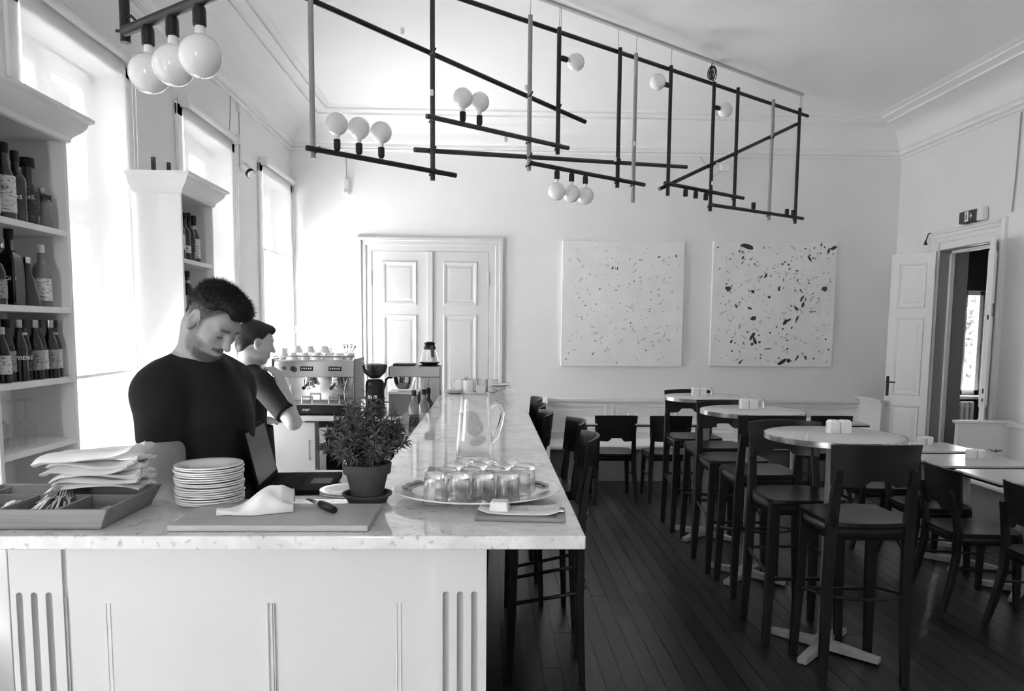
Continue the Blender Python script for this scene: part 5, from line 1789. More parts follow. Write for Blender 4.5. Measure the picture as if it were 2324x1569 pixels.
def seat_mesh(w, d, z, th=.018):
    mb = MB()
    nu, nv = 14, 12

    def S(u, v, s):
        x, y = u * 2 - 1, v * 2 - 1
        ww = w * (.94 + .06 * v)
        e = 1 - .10 * abs(x) ** 5
        dish = -.010 * (1 - x * x) * (1 - y * y)
        bow = -.012 * (1 - x * x) if v < .01 else 0
        return (x * ww / 2 * (1 - .06 * abs(y) ** 6), y * d / 2 * e + (-.02 * (1 - x * x) if y < 0 else .012 * (1 - x * x)) * abs(y), z + (dish if s > 0 else -th))
    mb.grid(lambda u, v: S(u, v, 1), nu, nv)
    mb.grid(lambda u, v: S(u, v, -1), nu, nv)
    k = (nu + 1) * (nv + 1)
    rim = [j for j in range(nv + 1)] + [i * (nv + 1) + nv for i in range(1, nu + 1)] + [nu * (nv + 1) + j for j in range(nv - 1, -1, -1)] + [i * (nv + 1) for i in range(nu - 1, 0, -1)]
    mb.f += [(rim[i], rim[(i + 1) % len(rim)], k + rim[(i + 1) % len(rim)], k + rim[i]) for i in range(len(rim))]
    return mb


def bent_leg(pts, w, d):
    mb = MB()
    rings = []
    for (x, y, z), k in pts:
        rings.append([(x - w * k / 2, y - d * k / 2, z), (x + w * k / 2, y - d * k / 2, z), (x + w * k / 2, y + d * k / 2, z), (x - w * k / 2, y + d * k / 2, z)])
    return loft(mb, rings)


def make_stool():
    t = thing('bar_stool', '-', 'bar stool')
    SZ = .76
    seat_mesh(.40, .36, SZ).build('seat', WOODD, t, smooth=40)
    ap = MB()
    ap.grid(lambda u, v: ((u * 2 - 1) * .178, -.15 - .022 * (1 - (u * 2 - 1) ** 2), SZ - .018 - .062 * v), 12, 1)
    ap.grid(lambda u, v: ((u * 2 - 1) * .178, .148 + .012 * (1 - (u * 2 - 1) ** 2), SZ - .018 - .062 * v), 12, 1)
    ap.grid(lambda u, v: (.178 + .004 * (1 - (u * 2 - 1) ** 2), (u * 2 - 1) * .15, SZ - .018 - .062 * v), 6, 1)
    ap.grid(lambda u, v: (-.178 - .004 * (1 - (u * 2 - 1) ** 2), (u * 2 - 1) * .15, SZ - .018 - .062 * v), 6, 1)
    ap.build('apron', WOODD, t, smooth=40, solid=.016)
    for s in (-1, 1):
        bent_leg([((s * .188, .158, 0), .78), ((s * .176, .150, .40), 1), ((s * .170, .145, SZ - .02), 1.1)], .045, .038).build('leg', WOODD, t, smooth=None, bevel=.003)
        bent_leg([((s * .190, -.175, 0), .8), ((s * .180, -.158, .40), 1), ((s * .175, -.160, SZ - .02), 1.05), ((s * .172, -.178, .90), .9), ((s * .170, -.195, 1.0), .75)], .045, .032).build('leg', WOODD, t, smooth=None, bevel=.003)
        MB().tube([(s * .165, .12, .66), (s * .150, .06, .70), (s * .12, .02, .735), (s * .07, .0, .74)], .007, 7).tube([(s * .17, -.13, .62), (s * .155, -.08, .685), (s * .12, -.03, .735), (s * .07, -.01, .74)], .007, 7).build('brace', WOODD, t)
        bent = MB().tube([(s * .182, -.155, .42), (s * .186, -.05, .40), (s * .182, .145, .36)], .009, 8)
        bent.build('stretcher', WOODD, t)
    MB().bar((-.18, .152, .345), (.18, .152, .345), .022, .016).build('footrest', WOODD, t, smooth=None, bevel=.003)
    MB().tube([(-.178, -.157, .42), (-.09, -.185, .415), (0, -.195, .412), (.09, -.185, .415), (.178, -.157, .42)], .009, 8).build('stretcher', WOODD, t)
    back_panel(.405, .925, 1.118, .032, -.222, .060).build('backrest', WOODD, t, smooth=40)
    for s in (-1, 1):
        for z in (.955, .985):
            MB().lathe([(0, -.004), (.005, -.003), (.005, 0), (0, 0)], 8, axis='y', c=(s * .171, -.204 - (z - .955) * .1 - .004, z)).build('screw', BLACKM, t)
    return t


def make_chair():
    t = thing('dining_chair', '-', 'chair')
    SZ = .455
    seat_mesh(.40, .39, SZ).build('seat', WOODD, t, smooth=40)
    ap = MB()
    ap.grid(lambda u, v: ((u * 2 - 1) * .175, -.165 - .015 * (1 - (u * 2 - 1) ** 2), SZ - .018 - .05 * v), 12, 1)
    ap.grid(lambda u, v: ((u * 2 - 1) * .175, .165 + .010 * (1 - (u * 2 - 1) ** 2), SZ - .018 - .05 * v), 12, 1)
    ap.grid(lambda u, v: (.177, (u * 2 - 1) * .165, SZ - .018 - .05 * v), 4, 1)
    ap.grid(lambda u, v: (-.177, (u * 2 - 1) * .165, SZ - .018 - .05 * v), 4, 1)
    ap.build('apron', WOODD, t, smooth=40, solid=.016)
    for s in (-1, 1):
        bent_leg([((s * .185, .172, 0), .72), ((s * .175, .165, .25), .95), ((s * .170, .160, SZ - .02), 1.1)], .040, .036).build('leg', WOODD, t, smooth=None, bevel=.003)
        bent_leg([((s * .195, -.255, 0), .8), ((s * .185, -.215, .15), .95), ((s * .176, -.185, .32), 1.05), ((s * .172, -.182, SZ), 1.05), ((s * .168, -.205, .60), .9), ((s * .165, -.225, .70), .7)], .040, .032).build('leg', WOODD, t, smooth=None, bevel=.003)
        MB().tube([(s * .178, -.19, .25), (s * .182, 0, .24), (s * .176, .16, .23)], .008, 8).build('stretcher', WOODD, t)
    back_panel(.40, .575, .822, .035, -.232, .055).build('backrest', WOODD, t, smooth=40)
    return t


SG = 'dark bar stools at the round high tables'
proto = make_stool()
tables = [(1.70, 3.615), (1.69, 4.735), (1.68, 5.715)]
stool_at = [  # x, y, rz, label
    (1.703, 3.385, 0, 'dark bar stool nearest the camera, back turned, at the closest round high table'),
    (1.612, 3.825, PI, 'dark bar stool on the far side of the closest round high table'),
    (1.66, 4.50, 0, 'dark bar stool on the near side of the middle round high table'),
    (1.64, 4.955, PI, 'dark bar stool on the far side of the middle round high table'),
    (1.69, 5.49, 0, 'dark bar stool on the near side of the farthest round high table'),
    (1.65, 5.955, PI, 'dark bar stool on the far side of the farthest round high table')]
for k, (x, y, rz, lb) in enumerate(stool_at):
    if k == 0:
        proto.location = (x, y, 0)
        proto['label'] = lb
        proto['group'] = SG
    else:
        dup(proto, (x, y, 0), rz, lb, SG)
SG2 = 'dark bar stools along the bar'
for x, y, a, lb in ((.268, 3.465, PI / 2 - .06, 'first bar stool along the bar, closest to the camera, legs seen under the marble'), (.275, 4.02, PI / 2 + .05, 'second bar stool along the bar from the camera'), (.135, 4.42, PI / 2, 'third bar stool along the bar from the camera'),
                 (.130, 4.89, PI / 2 + .03, 'fourth bar stool along the bar from the camera'), (.135, 5.33, PI / 2, 'fifth bar stool along the bar, farthest from the camera')):
    dup(proto, (x, y, 0), a, lb, SG2)


def x_base(t, arm, h, pole, m, w=.05):
    for k in range(2):
        a = PI / 4 + k * PI / 2
        d = Vector((math.cos(a), math.sin(a), 0))
        mb = MB()
        for s in (-1, 1):
            mb.bar(Vector((0, 0, .032)), d * (arm * s) + Vector((0, 0, .022)), w, .05, w2=w * .9, h2=.028)
        mb.build('foot_bar', m, t, smooth=None, bevel=.004)
    MB().lathe([(0, .02), (pole * 1.6, .03), (pole * 1.3, .07), (pole, .08), (pole, h), (0, h)], 20).build('pole', m, t)


POLE = mat('pale_table_metal', .32, .4)
RIM = mat('ribbed_metal_rim', .62, .25, metal=1.0, noise=.35, ns=30)
tl = ['round high table with metal rim, nearest the camera', 'round high table with metal rim, middle of the three', 'round high table with metal rim, farthest from the camera']
for k, (x, y) in enumerate(tables):
    t = thing('round_high_table', tl[k], 'table', (x, y, 0), 0, 'round high tables')
    x_base(t, .27, 1.07, .030, POLE)
    MB().lathe([(0, 1.075), (.323, 1.075), (.323, 1.098), (.318, 1.10), (0, 1.10)], 48).build('table_top', TABLET, t)
    MB().lathe([(.3235, 1.072), (.327, 1.073), (.327, 1.099), (.3235, 1.10)], 64).build('metal_rim', RIM, t)
    MB().box(-.15, -.02, 1.055, .15, .02, 1.075).box(-.02, -.15, 1.055, .02, .15, 1.075).build('top_bracket', POLE, t, smooth=None)


def shaker(x, y, z, lb, grp):
    o = MB()
    loft(o, [rsq(.026, .007, 0, 3), rsq(.027, .007, .004, 3), rsq(.027, .007, .055, 3), rsq(.019, .006, .066, 3), rsq(.012, .005, .066, 3)])
    o = o.build('salt_pepper_pot', CERAM, smooth=30)
    o.location = (x, y, z)
    return tag(o, lb, 'shaker', grp)


for k, (x, y, nm) in enumerate(((1.745, 3.66, 'nearest'), (1.685, 4.80, 'middle'), (1.625, 5.745, 'farthest'))):
    shaker(x - .029, y, 1.1005, 'left white ceramic pot of the pair on the %s round high table' % nm, 'white pots on the round high tables')
    shaker(x + .029, y, 1.1005, 'right white ceramic pot of the pair on the %s round high table' % nm, 'white pots on the round high tables')
    if k:
        o = MB().lathe([(0, 0), (.012, 0), (.012, .03), (.005, .045), (.005, .062), (.008, .066), (0, .068)], 12).build('small_glass_bottle', CHROME)
        o.location = (x + .10, y, 1.1005)
        tag(o, 'tiny shiny bottle beside the white pots on the %s round high table' % nm, 'bottle', 'tiny bottles on high tables')

# low tables with chairs
ch0 = make_chair()
CG = 'dark dining chairs'


def low_table(x0, x1, y0, y1, label, twin=False):
    t = thing('dining_table', label, 'table', ((x0 + x1) / 2, (y0 + y1) / 2, 0), 0, 'low rectangular dining tables')
    w, d = (x1 - x0) / 2, (y1 - y0) / 2
    MB().box(-w, -d, .718, w, d, .74).build('table_top', TABLET, t, smooth=None, bevel=.002)
    MB().box(-w - .001, -d - .001, .712, w + .001, d + .001, .726).build('edge_band', WOODD, t, smooth=None)
    if twin:
        for px in (-w + .075, w - .075):
            MB().lathe([(0, .02), (.045, .03), (.036, .06), (.028, .07), (.028, .715), (0, .715)], 18, c=(px, .06, 0)).build('pole', POLE, t)
            MB().bar((px, -.16, .03), (px, .24, .03), .05, .04).build('foot_bar', POLE, t, smooth=None, bevel=.004)
    else:
        x_base(t, .25, .715, .030, POLE)
    return t


low_table(.855, 2.12, 6.86, 7.44, 'long low table in front of the back bench, left of the high tables', True)
low_table(2.93, 3.585, 6.90, 7.44, 'small low table in front of the right end of the back bench', True)
low_table(2.96, 3.61, 5.33, 5.76, 'low rectangular table at the right, farthest from the camera of the side row')
low_table(2.94, 3.60, 4.735, 5.20, 'low rectangular table at the right, middle of the side row')
low_table(2.965, 3.62, 4.19, 4.62, 'low rectangular table at the right, nearest of the side row')
ch_at = [(1.18, 7.07, 0, 'dark dining chair at the left back table, its whole back visible'), (1.69, 7.06, 0, 'dark dining chair half hidden behind the farthest bar stools'), (3.235, 7.13, 0, 'dark dining chair at the right end table of the back row'),
         (3.0, 4.93, -PI / 2, 'dark dining chair behind the nearest bar stool, at the middle side table'), (2.89, 4.30, -PI / 2 - .05, 'dark dining chair with full side view at the right, beside the nearest side table'),
         (3.0, 3.73, -PI / 2, 'dark dining chair cut off by the right edge of the photo'), (2.95, 5.55, -PI / 2, 'dark dining chair at the farthest side table')]
for k, (x, y, rz, lb) in enumerate(ch_at):
    if k == 0:
        ch0.location = (x, y, 0)
        ch0['label'] = lb
        ch0['group'] = CG
    else:
        dup(ch0, (x, y, 0), rz, lb, CG)
for (x, y, nm) in ((3.37, 5.64, 'farthest side table'), (3.36, 5.02, 'middle side table'), (1.40, 7.20, 'left back table')):
    shaker(x - .029, y, .7405, 'left white ceramic pot of the pair on the ' + nm, 'white pots on the low tables')
    shaker(x + .029, y, .7405, 'right white ceramic pot of the pair on the ' + nm, 'white pots on the low tables')
sp = thing('table_sprig', 'small dark sprig in a low vase on the middle side table at the right edge', 'vase', (3.53, 5.06, .7405))
MB().lathe([(0, 0), (.02, 0), (.026, .015), (.014, .035), (.016, .04)], 14).build('vase', THIN, sp)
mb = MB()
for k in range(9):
    a = k * 2.4
    d = Vector((math.cos(a), math.sin(a), .35)).normalized()
    p = Vector((0, 0, .035))
    q = p + d * .06
    s = d.cross(Vector((0, 0, 1))).normalized() * .012
    mb.add([p, p.lerp(q, .5) + s, q, p.lerp(q, .5) - s], [(0, 1, 2, 3)])
mb.build('leaves', HERB, sp, smooth=None)

# ------------------------------------------------------------------ wall benches
bn = thing('wall_bench', 'long pale panelled bench along the back wall', 'bench', (.60, YB - .03, 0))
W = 3.62
MB().box(0, -.06, .36, W, -.02, .80).build('bench_back', BENCHP, bn, smooth=None)
MB().box(0, -.085, .80, W, 0, .845).build('back_cap', BENCHP, bn, smooth=None, bevel=.012, seg=3)
for k in range(5):
    mb = MB()
    panel_frame(mb, .06 + k * .715, .06 + k * .715 + .66, .45, .77, -.06, .03, .010)
    mb.build('back_panel', BENCHP, bn, smooth=None)
MB().box(0, -.60, .345, W, -.06, .395).build('bench_seat', BENCHP, bn, smooth=None, bevel=.022, seg=4)
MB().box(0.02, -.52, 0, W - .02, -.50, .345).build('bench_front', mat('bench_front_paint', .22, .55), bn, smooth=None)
for x in (0, W - .045):
    e = MB().prism([(-.62, .0), (-.02, 0), (-.02, .86), (-.16, .86), (-.30, .60), (-.55, .52), (-.62, .40)] if x == 0 else [(-.55, 0), (-.02, 0), (-.02, .86), (-.55, .86)], x, x + .045, axis='x')
    e.build('bench_end', BENCHP, bn, smooth=None, bevel=.006)
MB().box(W - .07, -.57, .86, W + .025, 0, .885).build('end_cap', BENCHP, bn, smooth=None, bevel=.006)
b2 = thing('wall_bench', 'pale bench with high end panel along the right wall by the door', 'bench', (XR - .03, 6.32, 0))
MB().box(-.05, -3.6, .36, -.01, 0, .80).build('bench_back', BENCHP, b2, smooth=None)
MB().box(-.075, -3.6, .80, 0, 0, .845).build('back_cap', BENCHP, b2, smooth=None, bevel=.012)
MB().box(-.50, -3.6, .345, -.05, 0, .395).build('bench_seat', BENCHP, b2, smooth=None, bevel=.02, seg=3)
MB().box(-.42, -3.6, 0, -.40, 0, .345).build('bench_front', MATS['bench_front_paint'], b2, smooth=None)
MB().box(-.50, -.045, 0, 0, 0, .83).build('bench_end', BENCHP, b2, smooth=None, bevel=.005)
MB().box(-.52, -.06, .83, 0, .012, .855).build('end_cap', BENCHP, b2, smooth=None, bevel=.006)
# ================================================================== PEOPLE (signed-distance bodies, meshed as one surface)


class Body:
    def __init__(s, lo, hi, h):
        s.lo = np.array(lo, np.float32)
        s.h = h
        s.n = np.ceil((np.array(hi) - np.array(lo)) / h).astype(int) + 1
        s.D = np.full(s.n, .5, np.float32)

    def sub(s, lo, hi, pad):
        a = np.maximum(np.floor((np.array(lo) - pad - s.lo) / s.h).astype(int), 0)
        b = np.minimum(np.ceil((np.array(hi) + pad - s.lo) / s.h).astype(int) + 1, s.n)
        if (b <= a).any():
            return None, None
        ax = [s.lo[i] + np.arange(a[i], b[i], dtype=np.float32) * s.h for i in range(3)]
        P = np.stack(np.meshgrid(*ax, indexing='ij'), -1)
        return (slice(a[0], b[0]), slice(a[1], b[1]), slice(a[2], b[2])), P

    def put(s, sl, d, k, cut=False):
        a = s.D[sl]
        if cut:
            d = -d
            if k > 0:
                hh = np.maximum(k - np.abs(a - d), 0) / k
                s.D[sl] = np.maximum(a, d) + hh * hh * k * .25
            else:
                s.D[sl] = np.maximum(a, d)
        else:
            if k > 0:
                hh = np.maximum(k - np.abs(a - d), 0) / k
                s.D[sl] = np.minimum(a, d) - hh * hh * k * .25
            else:
                s.D[sl] = np.minimum(a, d)

    def cone(s, a, b, r1, r2, k=.02, cut=False, flat=None):
        a, b = np.array(a, np.float32), np.array(b, np.float32)
        r = max(r1, r2)
        sl, P = s.sub(np.minimum(a, b) - r, np.maximum(a, b) + r, k + .03)
        if sl is None:
            return
        ba = b - a
        t = np.clip(((P - a) @ ba) / max(float(ba @ ba), 1e-9), 0, 1)
        q = P - a - t[..., None] * ba
        if flat is not None:                      # flatten along a direction: (unit vector, factor)
            nv, f = np.array(flat[0], np.float32), flat[1]
            c = q @ nv
            q = q + (c * (1 / f - 1))[..., None] * nv
        d = np.sqrt((q * q).sum(-1)) - (r1 + (r2 - r1) * t)
        s.put(sl, d, k, cut)

    def ell(s, c, r, k=.015, Rm=None, cut=False):
        c, r = np.array(c, np.float32), np.array(r, np.float32)
        m = float(r.max())
        sl, P = s.sub(c - m, c + m, k + .02)
        if sl is None:
            return
        q = P - c
        if Rm is not None:
            q = q @ np.array(Rm, np.float32)
        k0 = np.sqrt(((q / r) ** 2).sum(-1))
        k1 = np.sqrt(((q / (r * r)) ** 2).sum(-1)) + 1e-9
        s.put(sl, k0 * (k0 - 1) / k1, k, cut)

    def slab_cut(s, p0, nv, rad=.13):
        """remove everything beyond the plane p0, nv inside a ball: a clean hem"""
        p0, nv = np.array(p0, np.float32), np.array(nv, np.float32)
        c = p0 + nv * (rad * .8)
        sl, P = s.sub(c - rad, c + rad, .01)
        d = np.maximum(-((P - p0) @ nv), np.sqrt(((P - c) ** 2).sum(-1)) - rad)
        s.put(sl, d, 0, True)

    def mesh(s):
        D, h = s.D, s.h
        S = D < 0
        nx, ny, nz = np.array(D.shape) - 1
        cnt = np.zeros((nx, ny, nz), np.uint8)
        for i in (0, 1):
            for j in (0, 1):
                for k in (0, 1):
                    cnt += S[i:nx + i, j:ny + j, k:nz + k]
        act = np.argwhere((cnt > 0) & (cnt < 8))
        idx = np.full((nx, ny, nz), -1, np.int64)
        idx[tuple(act.T)] = np.arange(len(act))
        acc = np.zeros((len(act), 3))
        num = np.zeros(len(act))
        cor = [(i, j, k) for i in (0, 1) for j in (0, 1) for k in (0, 1)]
        for ca in cor:
            for ax in range(3):
                if ca[ax]:
                    continue
                cb = list(ca)
                cb[ax] = 1
                pa, pb = act + np.array(ca), act + np.array(cb)
                da, db = D[tuple(pa.T)], D[tuple(pb.T)]
                m = (da < 0) != (db < 0)
                t = np.where(m, da / np.where(m, da - db, 1), 0)
                p = pa.astype(float)
                p[:, ax] += t
                acc[m] += p[m]
                num[m] += 1
        V = acc / num[:, None] * h + s.lo
        F = []
        for ax in range(3):
            o = [0, 0, 0]
            o[ax] = 1
            A = S[:D.shape[0] - o[0], :D.shape[1] - o[1], :D.shape[2] - o[2]]
            B = S[o[0]:, o[1]:, o[2]:]
            e = np.argwhere(A != B)
            u, v = [(1, 2), (2, 0), (0, 1)][ax]
            e = e[(e[:, u] > 0) & (e[:, v] > 0) & (e[:, 0] < nx) & (e[:, 1] < ny) & (e[:, 2] < nz)]
            flip = A[tuple(e.T)]
            q = []
            for du, dv in ((1, 1), (0, 1), (0, 0), (1, 0)):
                c = e.copy()
                c[:, u] -= du
                c[:, v] -= dv
                q.append(idx[tuple(c.T)])
            q = np.stack(q, 1)
            q[~flip] = q[~flip][:, ::-1]
            q = q[(q >= 0).all(1)]
            F.append(q)
        F = np.concatenate(F)
        # light smoothing
        for _ in range(2):
            sm = np.zeros_like(V)
            cn = np.zeros(len(V))
            for a, b in ((0, 1), (1, 2), (2, 3), (3, 0)):
                np.add.at(sm, F[:, a], V[F[:, b]])
                np.add.at(cn, F[:, a], 1)
                np.add.at(sm, F[:, b], V[F[:, a]])
                np.add.at(cn, F[:, b], 1)
            V = V * .5 + sm / np.maximum(cn, 1)[:, None] * .5
        return V, F

    def build(s, name, m, parent, origin):
        V, F = s.mesh()
        me = bpy.data.meshes.new(name)
        me.from_pydata((V - np.array(origin)).tolist(), [], F.tolist())
        me.polygons.foreach_set('use_smooth', [True] * len(me.polygons))
        me.materials.append(m)
        o = bpy.data.objects.new(name, me)
        COL.objects.link(o)
        o.parent = parent
        return o, V


def head_axes(yaw, pitch, roll=0.0):
    """columns: forward, left, up (world)"""
    y, p = R(yaw), R(pitch)
    f = Vector((math.cos(y) * math.cos(p), math.sin(y) * math.cos(p), -math.sin(p)))
    l = Vector((-math.sin(y), math.cos(y), 0))
    u = f.cross(l)
    q = Matrix.Rotation(R(roll), 3, f)
    l, u = q @ l, q @ u
    return np.array([[f.x, l.x, u.x], [f.y, l.y, u.y], [f.z, l.z, u.z]])


def hand(B, w, d, nrm, s=1.0, curl=.6, side=1):
    """palm from the wrist w along d, palm facing nrm; five fingers bent towards nrm"""
    w, d, nrm = Vector(w), Vector(d).normalized(), Vector(nrm)
    nrm = (nrm - d * nrm.dot(d)).normalized()
    t = d.cross(nrm) * side                      # towards the thumb
    pc = w + d * .045 * s
    B.ell(pc, (.048 * s, .040 * s, .016 * s), .012, np.array([[d.x, t.x, nrm.x], [d.y, t.y, nrm.y], [d.z, t.z, nrm.z]]))
    for k, (off, ln) in enumerate(((.028, .072), (.010, .080), (-.009, .075), (-.027, .058))):
        p = w + d * (.080 * s) + t * (off * s)
        a = curl * .5
        for j, (fr, r) in enumerate(((.45, .0092), (.32, .0085), (.23, .0078))):
            dd = (d * math.cos(a) + nrm * math.sin(a)).normalized()
            q = p + dd * (ln * fr * s)
            B.cone(p, q, r * s, r * .92 * s, .003)
            p = q
            a += curl
    p = w + d * (.022 * s) + t * (.030 * s)
    q = p + (d * .6 + t * .75 + nrm * .35).normalized() * (.042 * s)
    B.cone(p, q, .0125 * s, .0105 * s, .006)
    r_ = q + (d * .9 + t * .15 + nrm * .45).normalized() * (.032 * s)
    B.cone(q, r_, .0102 * s, .0085 * s, .003)


def head(B, c, A, s=1.0):
    def W(*p):
        return np.array(c) + A @ (np.array(p) * s)

    def E(p, r, k=.015, cut=False):
        B.ell(W(*p), np.array(r) * s, k, A, cut)
    E((-.012, 0, .045), (.100, .077, .092), .01)
    E((.030, 0, .015), (.072, .066, .085), .03)
    E((.042, 0, -.045), (.055, .055, .062), .03)
    E((.066, 0, -.092), (.030, .036, .026), .025)
    E((.03, .045, -.062), (.04, .018, .03), .025)
    E((.03, -.045, -.062), (.04, .018, .03), .025)
    for sg in (-1, 1):
        E((.064, sg * .046, -.010), (.026, .022, .022), .02)
        E((.082, sg * .030, .040), (.018, .027, .011), .012)
        E((.104, sg * .033, .016), (.016, .018, .012), .010, True)
        E((.078, sg * .032, .014), (.0165, .0165, .0140), .003)
        E((.0955, sg * .014, -.030), (.012, .009, .008), .007)
    B.cone(W(.096, 0, .028), W(.124, 0, -.018), .0085 * s, .0115 * s, .012)
    E((.121, 0, -.022), (.0125, .0125, .0105), .008)
    for sg in (-1, 1):
        E((.113, sg * .008, -.034), (.006, .004, .004), .003, True)
    E((.098, 0, -.052), (.013, .024, .0065), .006)
    E((.099, 0, -.066), (.012, .021, .0070), .006)
    E((.112, 0, -.0592), (.016, .024, .0018), .002, True)
    for sg in (-1, 1):
        e = (-.012, sg * .078, -.002)
        E(e, (.023, .011, .037), .006)
        E((e[0] + .004, sg * .0895, e[2] + .007), (.0135, .013, .023), .001, True)
        E((e[0] + .010, sg * .086, e[2] - .004), (.008, .010, .010), .002, True)
        E((e[0] + .001, sg * .080, e[2] - .026), (.011, .008, .012), .006)
    return W


SKIN = mat('skin', .36, .5, noise=.08, ns=40, sss=.15, bump=.15, bs=300)
HAIRM = mat('dark_hair', .012, .55, noise=.4, ns=60)
SHIRT = mat('black_jersey', .006, .85, bump=.2, bs=200)
TROUS = mat('charcoal_trousers', .012, .8)
SHOE = mat('black_shoe', .01, .5)


def stubble_skin():
    m = SKIN.copy()
    m.name = 'skin_with_beard'
    nt = m.node_tree
    b = nt.nodes['Principled BSDF']
    at = nt.nodes.new('ShaderNodeAttribute')
    at.attribute_name = 'beard'
    n = nt.nodes.new('ShaderNodeTexNoise')
    n.inputs['Scale'].default_value = 160
    mr = nt.nodes.new('ShaderNodeMapRange')
    mr.inputs[1].default_value, mr.inputs[2].default_value = .3, .6
    mr.inputs[3].default_value, mr.inputs[4].default_value = .74, 1.0
    mu = nt.nodes.new('ShaderNodeMath')
    mu.operation = 'MULTIPLY'
    mix = nt.nodes.new('ShaderNodeMixRGB')
    old = b.inputs['Base Color'].links[0].from_socket
    nt.links.new(n.outputs['Fac'], mr.inputs[0])
    nt.links.new(mr.outputs[0], mu.inputs[0])
    nt.links.new(at.outputs['Fac'], mu.inputs[1])
    nt.links.new(mu.outputs[0], mix.inputs[0])
    nt.links.new(old, mix.inputs[1])
    mix.inputs[2].default_value = (.02, .02, .02, 1)
    nt.links.new(mix.outputs[0], b.inputs['Base Color'])
    return m


def sm(a, b, x):
    t = np.clip((x - a) / (b - a), 0, 1)
    return t * t * (3 - 2 * t)


def strands(V, origin, parent, m, n, ln, r, centre, seed, flow):
    rs = np.random.default_rng(seed)
    mb = MB()
    for i in rs.choice(len(V), n):
        p = Vector(V[i])
        d = (p - Vector(centre)).normalized() + Vector(flow) + Vector(rs.normal(0, .35, 3))
        d.normalize()
        L = ln * rs.uniform(.5, 1.3)
        e = d.orthogonal().normalized() * r
        g = d.cross(e).normalized() * r
        q = p - d * .004 - Vector(origin)
        tip = p + d * L - Vector(origin)
        mb.add([q + e, q - e * .5 + g * .87, q - e * .5 - g * .87, tip], [(0, 1, 3), (1, 2, 3), (2, 0, 3)])
    o = mb.build('hair_strands', m, parent, smooth=None)
    o['kind'] = 'stuff'
    return o


# ------------------------------------------------------------------ bearded man behind the marble
OM = (-.96, 2.56, 0)
man = thing('person', 'bearded man in a black t-shirt looking down behind the stacked plates', 'person', OM)
HS = .875
HC = (-.907, 2.478, 1.612)
A = head_axes(-27, 40, -6)
B = Body((-1.30, 2.18, 0), (-.62, 3.0, 1.82), .0042)
W_ = head(B, HC, A, HS)
B.cone(W_(-.035, 0, -.045), (-.992, 2.555, 1.44), .055, .066, .03)
B.cone(W_(.01, 0, -.06), (-.955, 2.53, 1.43), .045, .05, .03)
SR, SL = (-1.052, 2.412, 1.385), (-.925, 2.715, 1.390)
TORS = [((-.975, 2.565, 1.40), (-.955, 2.565, 1.28), .118, .142), ((-.955, 2.565, 1.28), (-.94, 2.575, 1.05), .142, .138), ((-.94, 2.575, 1.05), (-.95, 2.58, .92), .138, .140)]


def torso(B, g=0.0):
    fl = ((.92, -.39, 0), .80)
    fl = (tuple(np.array(fl[0]) / np.linalg.norm(fl[0])), .82)
    for a, b, r1, r2 in TORS:
        B.cone(a, b, r1 + g, r2 + g, .06, flat=fl)
    B.cone(SR, SL, .072 + g, .068 + g, .07)
    B.cone((-.998, 2.545, 1.465), (-1.045, 2.46, 1.425), .052 + g * .5, .062 + g, .05)
    B.cone((-.985, 2.575, 1.465), (-.945, 2.66, 1.425), .052 + g * .5, .062 + g, .05)


def arm(B, a, e, w, g=0.0, full=True, cut=.62):
    a, e, w = Vector(a), Vector(e), Vector(w)
    if full:
        B.cone(a, e, .068 + g, .054 + g, .04)
        m = e.lerp(w, .35)
        B.cone(e, m, .049 + g, .047 + g, .02)
        B.cone(m, w, .047 + g, .031 + g, .02)
    else:
        B.cone(a, a.lerp(e, cut), .070 + g, .064 + g, .04)


ER, WR = (-1.035, 2.385, 1.085), (-.87, 2.29, 1.01)
EL, WL = (-.955, 2.83, 1.12), (-.84, 2.70, 1.00)
torso(B)
arm(B, SR, ER, WR)
arm(B, SL, EL, WL)
hand(B, WR, (.9, -.35, -.1), (0, 0, -1), curl=.45, side=-1)
hand(B, WL, (.35, -.9, -.1), (0, 0, -1), curl=.45)
for sg, (hx, hy) in ((-1, (-.985, 2.50)), (1, (-.92, 2.67))):
    B.cone((hx, hy, .90), (hx - .01, hy + .01, .50), .085, .058, .03)
    B.cone((hx - .01, hy + .01, .50), (hx - .01, hy + .03, .09), .056, .038, .02)
    B.cone((hx - .01, hy + .03, .06), (hx + .07, hy - .10, .035), .035, .03, .02)
ob, V = B.build('body', stubble_skin(), man, OM)
# beard density painted on the jaw, upper lip and chin
loc = (V - np.array(HC)) @ A / HS
x, y, z = loc[:, 0], loc[:, 1], loc[:, 2]
jaw = sm(-.022, -.050, z) * sm(-.13, -.105, z) * sm(-.01, .02, x)
cheek = sm(.085, .055, x - .25 * (z + .05)) * sm(-.005, -.045, z + .4 * (.05 - x))
mous = sm(-.036, -.042, z) * sm(-.058, -.050, z) * sm(.082, .09, x) * sm(.036, .028, np.abs(y))
chin = sm(-.068, -.078, z) * sm(-.135, -.11, z) * sm(.03, .05, x)
side = sm(-.012, .006, x) * sm(.045, .02, x) * sm(.03, .0, z) * sm(-.11, -.09, z) * sm(.04, .055, np.abs(y)) * .8
bd = np.clip(np.maximum.reduce([mous * .8, chin * .85, jaw * sm(.085, .06, x) * .62, side * .6]), 0, 1)
brow = sm(.045, .050, z) * 0 + np.exp(-((z - .040 + .0 * np.abs(y)) / .006) ** 2) * sm(.008, .014, np.abs(y)) * sm(.058, .048, np.abs(y)) * sm(.05, .07, x)
bd = np.clip(np.maximum(bd, brow * .9), 0, 1)
lash = np.exp(-((z - .0065) / .0028) ** 2) * sm(.018, .022, np.abs(y)) * sm(.048, .044, np.abs(y)) * sm(.075, .085, x)
bd = np.clip(np.maximum(bd, lash), 0, 1)
